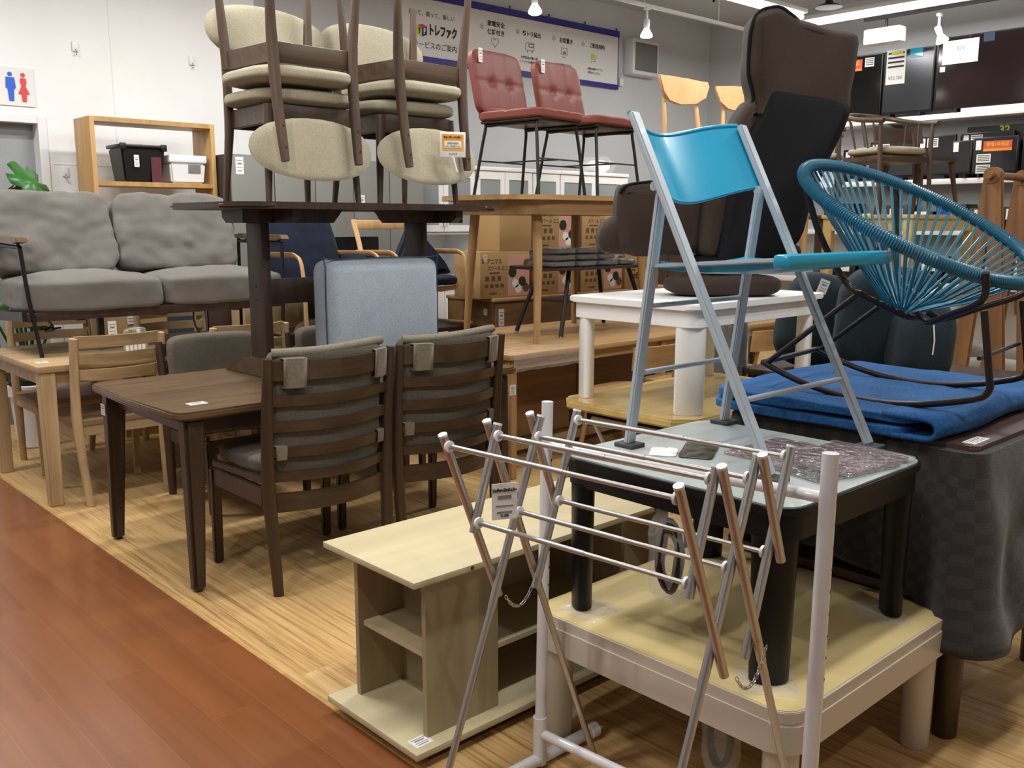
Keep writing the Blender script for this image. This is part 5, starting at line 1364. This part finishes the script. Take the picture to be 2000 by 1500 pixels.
# chest and cartons behind
t = thing('wooden_chest', 'low wooden chest behind the oval table, cartons standing on it', 'chest', (4.62, 5.2, 0))
box('carcass', 'chest', (0, .02, 0), (2.2, .55, .82), t); MB().box((-.01, -.01, .82), (2.21, .56, .845), .003).build('top', 'honey', t)
for k in range(2): box('front_panel', 'chest', (.02+1.09*k, 0, .05), (1.08+1.09*k, .02, .80), t)
price(t, (.07, 0, .70), .055, .13)
price(t, (-.0, .1, .74), .04, .05, 'X')
def stoolbox(x0, z0, lab, wd=.50, sides=True, y0=5.22, hh=.345):
    t = thing('stool_carton', lab, 'box', (x0, y0, z0))
    MB().box((0, 0, 0), (wd, .30, hh), .003).build('carton', 'card', t)
    pk = wd*.55
    box('pink_panel', 'pink', (pk, -.002, .012), (wd-.004, 0, hh-.03), t)
    text('アニマル', .046, 'inkb', t, (.06, -.002, hh-.075), YF, 'carton_lettering', .85, align='LEFT')
    text('スツール ミニ', .042, 'inkb', t, (.07, -.002, hh-.125), YF, 'carton_lettering', .78, align='LEFT')
    b = MB()
    b.box((.02, -.002, hh-.085), (.035, 0, hh-.05)); b.box((.09, -.002, hh-.163), (.19, 0, hh-.153))
    for i in range(3): b.box((.05+.06*i, -.002, hh-.215), (.085+.06*i, 0, hh-.18))
    for i in range(4): b.box((.045+.052*i, -.002, hh-.265), (.075+.052*i, 0, hh-.24))
    b.box((.09, -.002, .03), (.16, 0, .042)); b.build('printed_marks', 'inkb', t, smooth=False)
    for i, (cx, cz, r_, mm) in enumerate(((.60, .55, .055, 'soil'), (.66, .30, .045, 'paper'), (.80, .34, .05, 'ink'), (.72, .18, .045, 'paper'), (.88, .20, .045, 'inkb'), (.90, .72, .05, 'inkb'))):
        b = MB().lathe((wd*cx+.02, -.0025, hh*cz), [(.001, -.001), (r_*.75, -.001), (r_*.75, .001), (.001, .001)], 14, 'Y'); b.build('animal_picture', mm, t)
    return t
s1 = stoolbox(4.50, .846, 'brown carton with pink animal panel on the chest, lowest left below the side table')
price(s1, (.05, -.001, .30), .035, .05)
stoolbox(5.04, .846, 'brown carton with pink animal panel on the chest, second in the lower row')
stoolbox(5.58, .846, 'brown carton with pink animal panel on the chest, third in the lower row')
stoolbox(5.04, 1.193, 'brown carton with pink animal panel in the upper row, partly behind the oval table leg')
stoolbox(5.58, 1.193, 'brown carton with pink animal panel in the upper row, beside the brown floor chair')
t = thing('plain_carton', 'plain brown carton with small lettering standing at the left of the upper row', 'box', (4.70, 5.23, 1.193))
MB().box((0, 0, 0), (.33, .30, .39), .003).build('carton', 'card', t)
text('アニマル', .046, 'inkb', t, (.03, -.002, .35), YF, 'carton_lettering', .85, align='LEFT'); text('スツール ミニ', .042, 'inkb', t, (.06, -.002, .30), YF, 'carton_lettering', .78, align='LEFT')
t = thing('plain_carton', 'brown carton marked with large dark letters, right of the pink-panelled cartons', 'box', (6.12, 5.22, .846))
MB().box((0, 0, 0), (.45, .30, .40), .003).build('carton', 'card', t); text('Gen', .12, 'ink', t, (.15, -.002, .12), YF, 'carton_lettering', .9)

# ================================================================ beech chairs on an oak table at the right
t = thing('small_oak_table', 'light oak table on the long table carrying two beech chairs', 'table', (5.40, 3.70, .70))
w, dpt, h = 1.12, .75, .81
MB().box((0, 0, h-.028), (w, dpt, h), .004).build('tabletop', 'oak_x', t)
MB().box((.05, .05, h-.11), (w-.05, .07, h-.028)).box((.05, .05, h-.11), (.07, dpt-.05, h-.028)).box((w-.07, .05, h-.11), (w-.05, dpt-.05, h-.028)).box((.05, dpt-.07, h-.11), (w-.05, dpt-.05, h-.028)).build('apron', 'oak_x', t, smooth=False)
for x in (.06, w-.06):
    for y in (.06, dpt-.06): MB().tube([(x, y, 0), (x, y, h-.03)], [.022, .030], 12).build('leg', 'beech', t)
def beech_chair(label, loc, rz):
    t = thing('beech_chair', label, 'chair', loc, rz)     # faces -Y
    for sx in (-1, 1):
        MB().tube([(sx*.20, .24, 0), (sx*.185, .19, .42), (sx*.165, .215, .72)], [.013, .018, .014], 10, 3).build('rear_post', 'beech', t)
        MB().tube([(sx*.20, -.22, 0), (sx*.19, -.19, .43)], [.013, .018], 10).build('front_leg', 'beech', t)
    MB().puff((-.22, -.23, .42), (.22, .20, .475), 3.5, 10).build('seat', 'wfab', t, ang=70)
    MB().box((-.19, -.19, .38), (.19, .19, .42)).build('seat_frame', 'beech', t, smooth=False)
    o = [(-.255, .06), (-.25, .09), (-.10, .105), (.10, .105), (.25, .09), (.255, .06), (.22, -.02), (.14, -.065), (0, -.08), (-.14, -.065), (-.22, -.02)]
    b2 = MB().prism(o, -.012, .012, 'Y', .005)
    bmesh.ops.subdivide_edges(b2.bm, edges=[e for e in b2.bm.edges if e.calc_length() > .12], cuts=4)
    for v in b2.bm.verts: v.co.y += -.9*v.co.x**2+.2*v.co.z
    b2.xf(Matrix.Translation((0, .225, .755))); b2.build('backrest', 'beech', t)
    return t
bc = beech_chair('beech chair with winged back on the small oak table, clear of the brown floor chair', (5.52, 4.0, 1.51), 0); bc.scale = (1.1, 1.1, 1.05)
dup(bc, (6.17, 3.98, 1.51), R(-22), 'light beech chair with a winged back, half hidden behind the brown floor chair')
# honey chairs under the long table
def bent_chair(label, loc, rz):
    t = thing('honey_wood_chair', label, 'chair', loc, rz)
    MB().prism(rrect(-.22, -.22, .22, .22, .09), .42, .445, 'Z', .006).build('seat', 'honey', t)
    for sx in (-1, 1):
        for sy in (-1, 1): MB().tube([(sx*.21, sy*.20, 0), (sx*.15, sy*.15, .42)], [.013, .019], 10).build('leg', 'honey_z', t)
        MB().tube([(sx*.15, -.19, .44), (sx*.16, -.24, .64)], .019, 8, flat=.6).build('back_post', 'honey_z', t)
    b2 = bmesh.new(); rs = []
    for i in range(13):
        u = i/12; x = -.23+.46*u; y = -.24-.05*math.sin(PI*u)
        rs.append([b2.verts.new(p) for p in ((x, y, .60), (x, y-.01, .73), (x, y+.012, .73), (x, y+.022, .60))])
    for a, c in zip(rs, rs[1:]):
        for k in range(4): b2.faces.new([a[k], a[(k+1) % 4], c[(k+1) % 4], c[k]])
    b2.faces.new(rs[0]); b2.faces.new(list(reversed(rs[-1])))
    MB().merge(b2).build('backrest', 'honey', t)
    return t
hc = bent_chair('honey wood chair at the long oak table, seen behind the thick white leg', (4.72, 3.50, 0), 0)
dup(hc, (5.30, 3.50, 0), 0, 'honey wood chair at the long oak table, just left of the black rocker frame')
dup(hc, (4.15, 3.50, 0), 0, 'honey wood chair with a curved back at the near end of the long oak table')

# ================================================================ far right: yellow tables and dark armchairs
for k, z0 in enumerate((0, .73)):
    t = thing('pale_yellow_table', ['pale yellow wooden table on the floor in front of the television shelves', 'pale yellow wooden table stacked on its twin, dark armchairs on top'][k], 'table', (6.72, 3.05, z0))
    w, dpt, h = 1.15, .72, .73
    MB().box((0, 0, h-.03), (w, dpt, h), .004).build('tabletop', 'yellowwood', t)
    MB().box((.02, .02, h-.12), (w-.02, .045, h-.03)).box((.02, .02, h-.12), (.045, dpt-.02, h-.03)).box((w-.045, .02, h-.12), (w-.02, dpt-.02, h-.03)).box((.02, dpt-.045, h-.12), (w-.02, dpt-.02, h-.03)).build('apron', 'yellowwood', t, smooth=False)
    for x in (.045, w-.045):
        for y in (.045, dpt-.045): MB().bar((x, y, 0), (x, y, h-.03), .07, .07, (0, 1, 0), .005).build('leg', 'yellowwood', t)
def spindle_chair(label, loc, rz):
    t = thing('dark_spindle_armchair', label, 'armchair', loc, rz)
    for sx in (-1, 1):
        MB().tube([(sx*.25, -.22, 0), (sx*.24, -.20, .42), (sx*.25, -.20, .66)], [.014, .018, .014], 8, 3).build('front_post', 'walnut', t)
        MB().tube([(sx*.22, .25, 0), (sx*.20, .20, .42)], [.014, .018], 8).build('rear_leg', 'walnut', t)
        for y in (-.08, .05): MB().tube([(sx*.23, y, .44), (sx*.27, y+.03, .68)], .008, 6).build('spindle', 'walnut', t)
    MB().tube([(-.26, -.24, .665), (-.28, 0, .69), (-.20, .22, .74), (0, .29, .76), (.20, .22, .74), (.28, 0, .69), (.26, -.24, .665)], .018, 8, 5).build('arm_hoop', 'walnut', t)
    for x in (-.12, 0, .12): MB().tube([(x*.8, .19, .44), (x, .275, .75)], .008, 6).build('spindle', 'walnut', t)
    MB().puff((-.25, -.24, .43), (.25, .22, .50), 3.2, 10).build('seat_cushion', 'wfab', t, ang=70)
    MB().box((-.23, -.21, .38), (.23, .20, .43), .01).build('seat_frame', 'walnut_x', t)
    return t
sp = spindle_chair('dark spindle armchair with a cream seat on the yellow table, beside the brown floor chair', (6.98, 3.42, 1.46), R(-20))
t = dup(sp, (7.20, 4.15, 1.46), R(30), 'second dark spindle armchair with a cream seat, behind its twin')
t = thing('dark_wood_table', 'dark wooden table behind the yellow one carrying a spindle armchair', 'table', (6.85, 3.80, 0))
MB().box((0, 0, 1.43), (1.1, .7, 1.46), .004).build('tabletop', 'walnut_x', t)
for x in (.05, 1.05):
    for y in (.05, .65): MB().bar((x, y, 0), (x, y, 1.43), .05, .05, (0, 1, 0), .004).build('leg', 'walnut', t)
t = thing('dark_wood_chair', 'dark wooden chair with a curved plank back on the yellow table, below the televisions', 'chair', (7.52, 3.40, 1.46), R(-15))
MB().prism(rrect(-.23, -.22, .23, .22, .08), .41, .44, 'Z', .008).build('seat', 'walnut_x', t)
for sx in (-1, 1):
    for sy in (-1, 1): MB().tube([(sx*.22, sy*.21, 0), (sx*.17, sy*.16, .41)], [.014, .022], 10).build('leg', 'walnut', t)
    MB().tube([(sx*.19, .19, .43), (sx*.20, .25, .66)], .015, 8).build('back_post', 'walnut', t)
b2 = bmesh.new(); rs = []
for i in range(13):
    u = i/12; x = -.27+.54*u; y = .27-.9*(x*x)
    rs.append([b2.verts.new(p) for p in ((x, y, .58), (x, y+.03, .70), (x, y+.015, .70), (x, y-.015, .58))])
for a, c in zip(rs, rs[1:]):
    for k in range(4): b2.faces.new([a[k], a[(k+1) % 4], c[(k+1) % 4], c[k]])
b2.faces.new(rs[0]); b2.faces.new(list(reversed(rs[-1])))
MB().merge(b2).build('backrest', 'walnut_x', t)

# teal floor chairs on a dark table
t = thing('dark_support_table', 'dark low table under the teal floor chairs, behind the blue quilt', 'table', (3.86, 1.55, 0))
MB().box((0, 0, .68), (.85, 1.0, .71), .004).build('tabletop', 'trestle', t)
for x in (.05, .80):
    for y in (.05, .95): MB().bar((x, y, 0), (x, y, .68), .05, .05, (0, 1, 0), .004).build('leg', 'trestle', t)
def teal_chair(label, loc, rz, kind):
    t = thing('teal_floor_chair', label, 'floor chair', loc, rz)
    if kind:
        b = MB().puff((-.24, -.10, 0), (.24, .10, .50), 3.2, 16, .015, 5, 3); b.xf(Matrix.Rotation(R(8), 4, 'X')); b.build('backrest', 'tealf', t, ang=70)
        b = MB().puff((-.04, -.32, .0), (.22, -.02, .36), 3, 16, .012, 5, 5); b.build('folded_seat', 'tealf', t, ang=70)
        b = MB().tube([(.08, -.312, .28), (.085, -.322, .20), (.082, -.320, .14)], .003, 6); b.build('seam_thread', 'paper', t)
    else:
        b = MB().puff((-.20, -.12, 0), (.20, .12, .46), 2.8, 16, .012, 5, 9); b.xf(Matrix.Rotation(R(14), 4, 'Y')); b.build('backrest', 'tealf', t, ang=70)
    return t
a = teal_chair('dark teal floor chair with a long white tag on its back, below the string chair', (4.12, 1.97, .71), R(-42), 1)
price(a, (0, 0, 0), .062, .09).location = (-.13, -.118, .34)
a = teal_chair('dark teal floor chair at the left, its white tag hanging askew', (4.08, 2.33, .71), R(-42), 0)
q = price(a, (0, 0, 0), .045, .065); q.location = (.02, -.135, .40); q.rotation_euler = (0, R(20), 0)
t = thing('wrapped_roll', 'dark roll in crinkled clear film standing between the white table leg and the teal chairs', 'wrapped roll', (3.86, 2.62, .0))
MB().puff((-.07, -.07, 0), (.07, .07, 1.0), 6, 12, .012, 9, 4).build('roll', 'packd', t); MB().puff((-.082, -.082, 0), (.082, .082, 1.01), 6, 16, .014, 14, 6).build('film', 'film', t)

# grey armchair and wooden hanger stand
t = thing('grey_armchair', 'light grey upholstered armchair behind the wooden hanger stand', 'armchair', (6.05, 2.22, 0), R(20))
MB().puff((-.34, -.34, .12), (.34, .34, .42), 5, 10, .008).build('seat', 'armg', t, ang=70)
MB().puff((-.34, .16, .30), (.34, .38, .92), 4.5, 12, .008).build('backrest', 'armg', t, ang=70)
for sx in (-1, 1): MB().puff((sx*.36-.08, -.34, .20), (sx*.36+.08, .32, .62), 3.6, 10, .005).build('arm', 'armg', t, ang=70)
for sx in (-1, 1):
    for sy in (-1, 1): MB().tube([(sx*.28, sy*.28, 0), (sx*.26, sy*.26, .15)], [.015, .022], 8).build('leg', 'walnut', t)
t = thing('wooden_hanger_stand', 'reddish wooden A-frame hanger stand with a round top bar at the right edge', 'coat stand', (5.05, 1.85, 0))
for x in (-.13, .27):
    for sy in (-1, 1): MB().bar((x+.012*sy, sy*.15, 0), (x+.012*sy, sy*.012, 1.63), .024, .095, (0, 1, 0), .008, .024, .075).build('leg', 'rackwood', t)
    MB().lathe((x, 0, 1.63), [(.001, -.028), (.040, -.028), (.040, .028), (.001, .028)], 20, 'X').build('leg_head', 'rackwood', t)
MB().tube([(-.20, 0, 1.63), (.34, 0, 1.63)], .019, 14).build('top_bar', 'rackwood', t)
MB().tube([(-.075, 0, 1.63), (-.05, 0, 1.63)], .021, 14).build('white_ring', 'whitep', t)
MB().box((-.13, -.13, .22), (.27, .13, .245), .004).build('lower_shelf', 'rackwood', t)
t = thing('slate_blue_cushion', 'tall slate blue cushion with dark piping leaning behind the hanger stand', 'cushion', (5.62, 1.52, .605), R(-42))
b = MB().puff((-.22, -.06, 0), (.22, .06, .95), 4, 14, .008, 5, 2); b.xf(Matrix.Rotation(R(14), 4, 'Y')); b.build('cushion_body', 'slate', t, ang=70)
t = thing('dark_plinth', 'dark low cabinet behind the hanger stand under the slate blue cushion', 'cabinet', (5.4, 1.30, 0))
box('carcass', 'brwnbox', (0, 0, 0), (.8, .40, .60), t)
box('door', 'brwnbox', (-.015, .01, .04), (0, .39, .58), t)
t = thing('dark_upholstered_panel', 'dark grey upholstered headboard at the right edge behind the rocking chair', 'headboard', (4.55, .95, 0))
MB().box((0, 0, 0), (.10, .55, 1.08), .03, 3).build('panel', 'tealf', t)

# ================================================================ television wall
for k, (z, lab) in enumerate(((2.46, 'upper'), (1.83, 'second'), (1.33, 'third'), (.80, 'lowest'))):
    t = thing('wall_shelf', f'long white {lab} shelf on the television wall', 'shelf', (9.6, 1.5, z-.05))
    ln_ = 4.0 if k == 0 else 5.4
    MB().box((0, 0, .0), (.345, ln_, .05), .002).build('board', 'whitep', t)
    MB().box((-.004, 0, .0), (0, ln_, .052), .001).build('front_edge', 'white', t)
    for y in (.6, 1.9, 3.2): MB().prism([(.345, 0), (.345, -.25), (.31, -.24), (.27, -.10), (.12, -.02), (.05, 0)], y, y+.02, 'Y').build('bracket', 'locker', t, smooth=False)
def tv(name_lab, y0, y1, z0, h, mat, x=9.62, stand=True, slot=None):
    t = thing('television', name_lab, 'television', (x, (y0+y1)/2, z0))
    w = (y1-y0)/2
    MB().box((0, -w, .035), (.045, w, h), .004).build('cabinet', 'blackp', t)
    MB().box((-.003, -w+.012, .055), (.0, w-.012, h-.012)).build('screen', mat, t, smooth=False)
    for s_ in (-w*.6, w*.6): MB().bar((.02, s_, .035), (.02, s_, 0), .12, .02, (0, 1, 0), .002).build('foot', 'blackp', t)
    if slot: slot(t, w, h)
    return t
def card(t, y, z, w, h, mat='paper', lines=True, name='price_card'):
    o = box(name, mat, (-.010, y-w/2, z-h/2), (-.006, y+w/2, z+h/2), t)
    if lines:
        b = MB()
        for k in range(4): b.box((-.0115, y-w*.42, z+h*(.30-.2*k)), (-.010, y+w*.42, z+h*(.38-.2*k)))
        b.build('printed_lines', 'ink', o, smooth=False)
    return o
def s1_(t, w, h):
    card(t, w-.12, h-.12, .14, .18, lines=False); o = box('warranty_sticker', 'red', (-.009, w-.50, h-.13), (-.006, w-.20, h-.04), t)
    text('家電1年保証', .05, 'yellow', o, (-.0095, w-.35, h-.08), XF, 'sticker_lettering', .9); box('sticker_strip', 'orange', (-.0088, w-.50, h-.155), (-.006, w-.20, h-.13), t)
    card(t, w-.58, h-.08, .10, .09)
tv('large black television on the upper shelf, partly behind the brown floor chair', 4.80, 5.52, 2.465, .66, 'screen', slot=s1_)
def s2_(t, w, h):
    card(t, w-.13, h-.10, .20, .22); o = card(t, w-.13, h-.27, .20, .12, lines=False); text('¥32,780', .05, 'inkg', o, (-.0115, w-.13, h-.27), XF, 'price_figures', .9)
    box('yellow_flash', 'yellow', (-.012, w-.20, h-.04), (-.010, w-.08, h-.01), t); box('cyan_sticker', 'cyan', (-.009, w-.40, h-.09), (-.006, w-.27, h+.0), t)
tv('grey-glossy television on the upper shelf with a price sheet reading 32,780', 4.265, 4.785, 2.465, .66, 'screen2', slot=s2_)
def s3_(t, w, h):
    o = card(t, w-.22, h-.15, .34, .22, lines=False); box('dark_sticker', 'slate', (-.009, w-.53, h-.09), (-.006, w-.43, h-.01), t); text('32V', .05, 'inkg', o, (-.0115, w-.22, h-.12), XF, 'card_lettering')
    card(t, w-.06, h-.30, .05, .05, lines=False)
tv('very large maroon-tinted television at the right end of the upper shelf', 3.10, 4.24, 2.465, .72, 'screen3', slot=s3_)
t = thing('white_cable_cover', 'long thin white bar lying on the upper shelf under the largest television', 'cable cover', (9.60, 3.55, 2.4625))
MB().box((0, -.42, 0), (.02, .42, .035), .003).build('bar', 'whitep', t)
LOW = [(4.95, 5.20, .34, 'screen', 'small black television at the left end of the second shelf, behind the spindle armchairs'),
       (4.42, 4.90, .40, 'screen2', 'grey-screened television on the second shelf behind the spindle armchairs'),
       (4.02, 4.40, .43, 'screen', 'black television on the second shelf with a white warranty card'),
       (3.50, 4.00, .44, 'screen', 'wide black television standing behind two smaller ones on the second shelf'),
       ]
def sc_(t, w, h): card(t, w-.06, h-.07, .05, .09, lines=False); card(t, w-.16, h-.07, .11, .09)
for i, (a, c, h, m_, lab) in enumerate(LOW): tv(lab, a, c, 1.832, h, m_, x=9.72 if i == 3 else 9.66, slot=sc_)
tv('small black television with a narrow screen on the second shelf', 3.84, 4.03, 1.832, .36, 'screen', x=9.62, slot=lambda t, w, h: card(t, w-.04, h-.06, .05, .09, lines=False))
def s4_(t, w, h):
    box('price_tag', 'paper', (-.009, w-.08, h-.12), (-.006, w-.03, h-.03), t)
    o = box('warranty_sticker', 'red', (-.009, w-.36, h-.11), (-.006, w-.10, h-.04), t); text('家電1年保証', .042, 'yellow', o, (-.0095, w-.23, h-.075), XF, 'sticker_lettering', .9)
    box('sticker_strip', 'orange', (-.0088, w-.36, h-.135), (-.006, w-.10, h-.11), t); card(t, w-.11, h-.20, .13, .08); card(t, w-.11, h-.30, .13, .08)
tv('black television with a red warranty sticker and two white cards on the second shelf', 3.42, 3.83, 1.832, .38, 'screen', x=9.615, slot=s4_)
tv('black television cut by the right picture edge on the second shelf', 2.95, 3.38, 1.832, .38, 'screen', x=9.62, slot=sc_)
t = thing('size_placard', 'black placard with yellow figures 32 standing behind the second-shelf televisions', 'sign', (9.80, 3.62, 1.832))
box('board', 'blackp', (0, -.22, 0), (.01, .35, .50), t); text('32', .10, 'yellow', t, (-.002, 0.0, .455), XF, 'size_figures', 1, bold=.003)
# devices and cards on the third and lowest shelves
rnd = random.Random(11)
devs = ['black disc player', 'black receiver box', 'black speaker box', 'grey recorder box', 'black console box', 'black amplifier box']
for s_, (z, labz) in enumerate(((1.332, 'third shelf'), (.802, 'lowest shelf'))):
    y = 2.6
    for k in range(9):
        w = .22+.12*rnd.random(); h = (.14+.14*rnd.random())
        t = thing('electronic_device', f"dark electronic box on the {labz} below the televisions, {['first','second','third','fourth','fifth','sixth','seventh','eighth','ninth'][k]} from the right end", 'electronics', (9.62, y+w/2, z), 0, f'electronic devices on the {labz}')
        MB().box((0, -w/2, 0), (.28, w/2, h), .006).build('housing', 'blackp' if k % 3 else 'lockerd', t)
        cw = min(.14, w*.6); box('price_card', 'paper', (-.006, -cw/2, h*.45), (-.002, cw/2, h*.45+.10), t)
        y += w+.03
t = thing('price_poster', 'white striped price poster standing beside the hanger stand', 'sign', (8.3, 2.78, 0))
MB().tube([(0, 0, 0), (0, 0, 1.5)], .012, 8).build('pole', 'blackm', t); MB().lathe((0, 0, 0), [(.15, 0), (.15, .015), (.02, .03)], 20).build('base', 'blackm', t)
box('sheet', 'paper', (-.02, -.12, .98), (-.012, .12, 1.48), t)
b = MB()
for k in range(5): b.box((-.022, -.11, 1.05+.08*k), (-.02, .11, 1.075+.08*k))
b.build('printed_lines', 'ink', t, smooth=False)
t = thing('blue_tape_bundle', 'bundle of bright blue plastic tape hanging on a device under the second shelf', 'tape', (9.58, 4.05, 1.333))
MB().puff((-.04, -.06, 0), (.03, .06, .28), 3, 8, .03, 12, 3).build('bundle', 'bluetape', t)
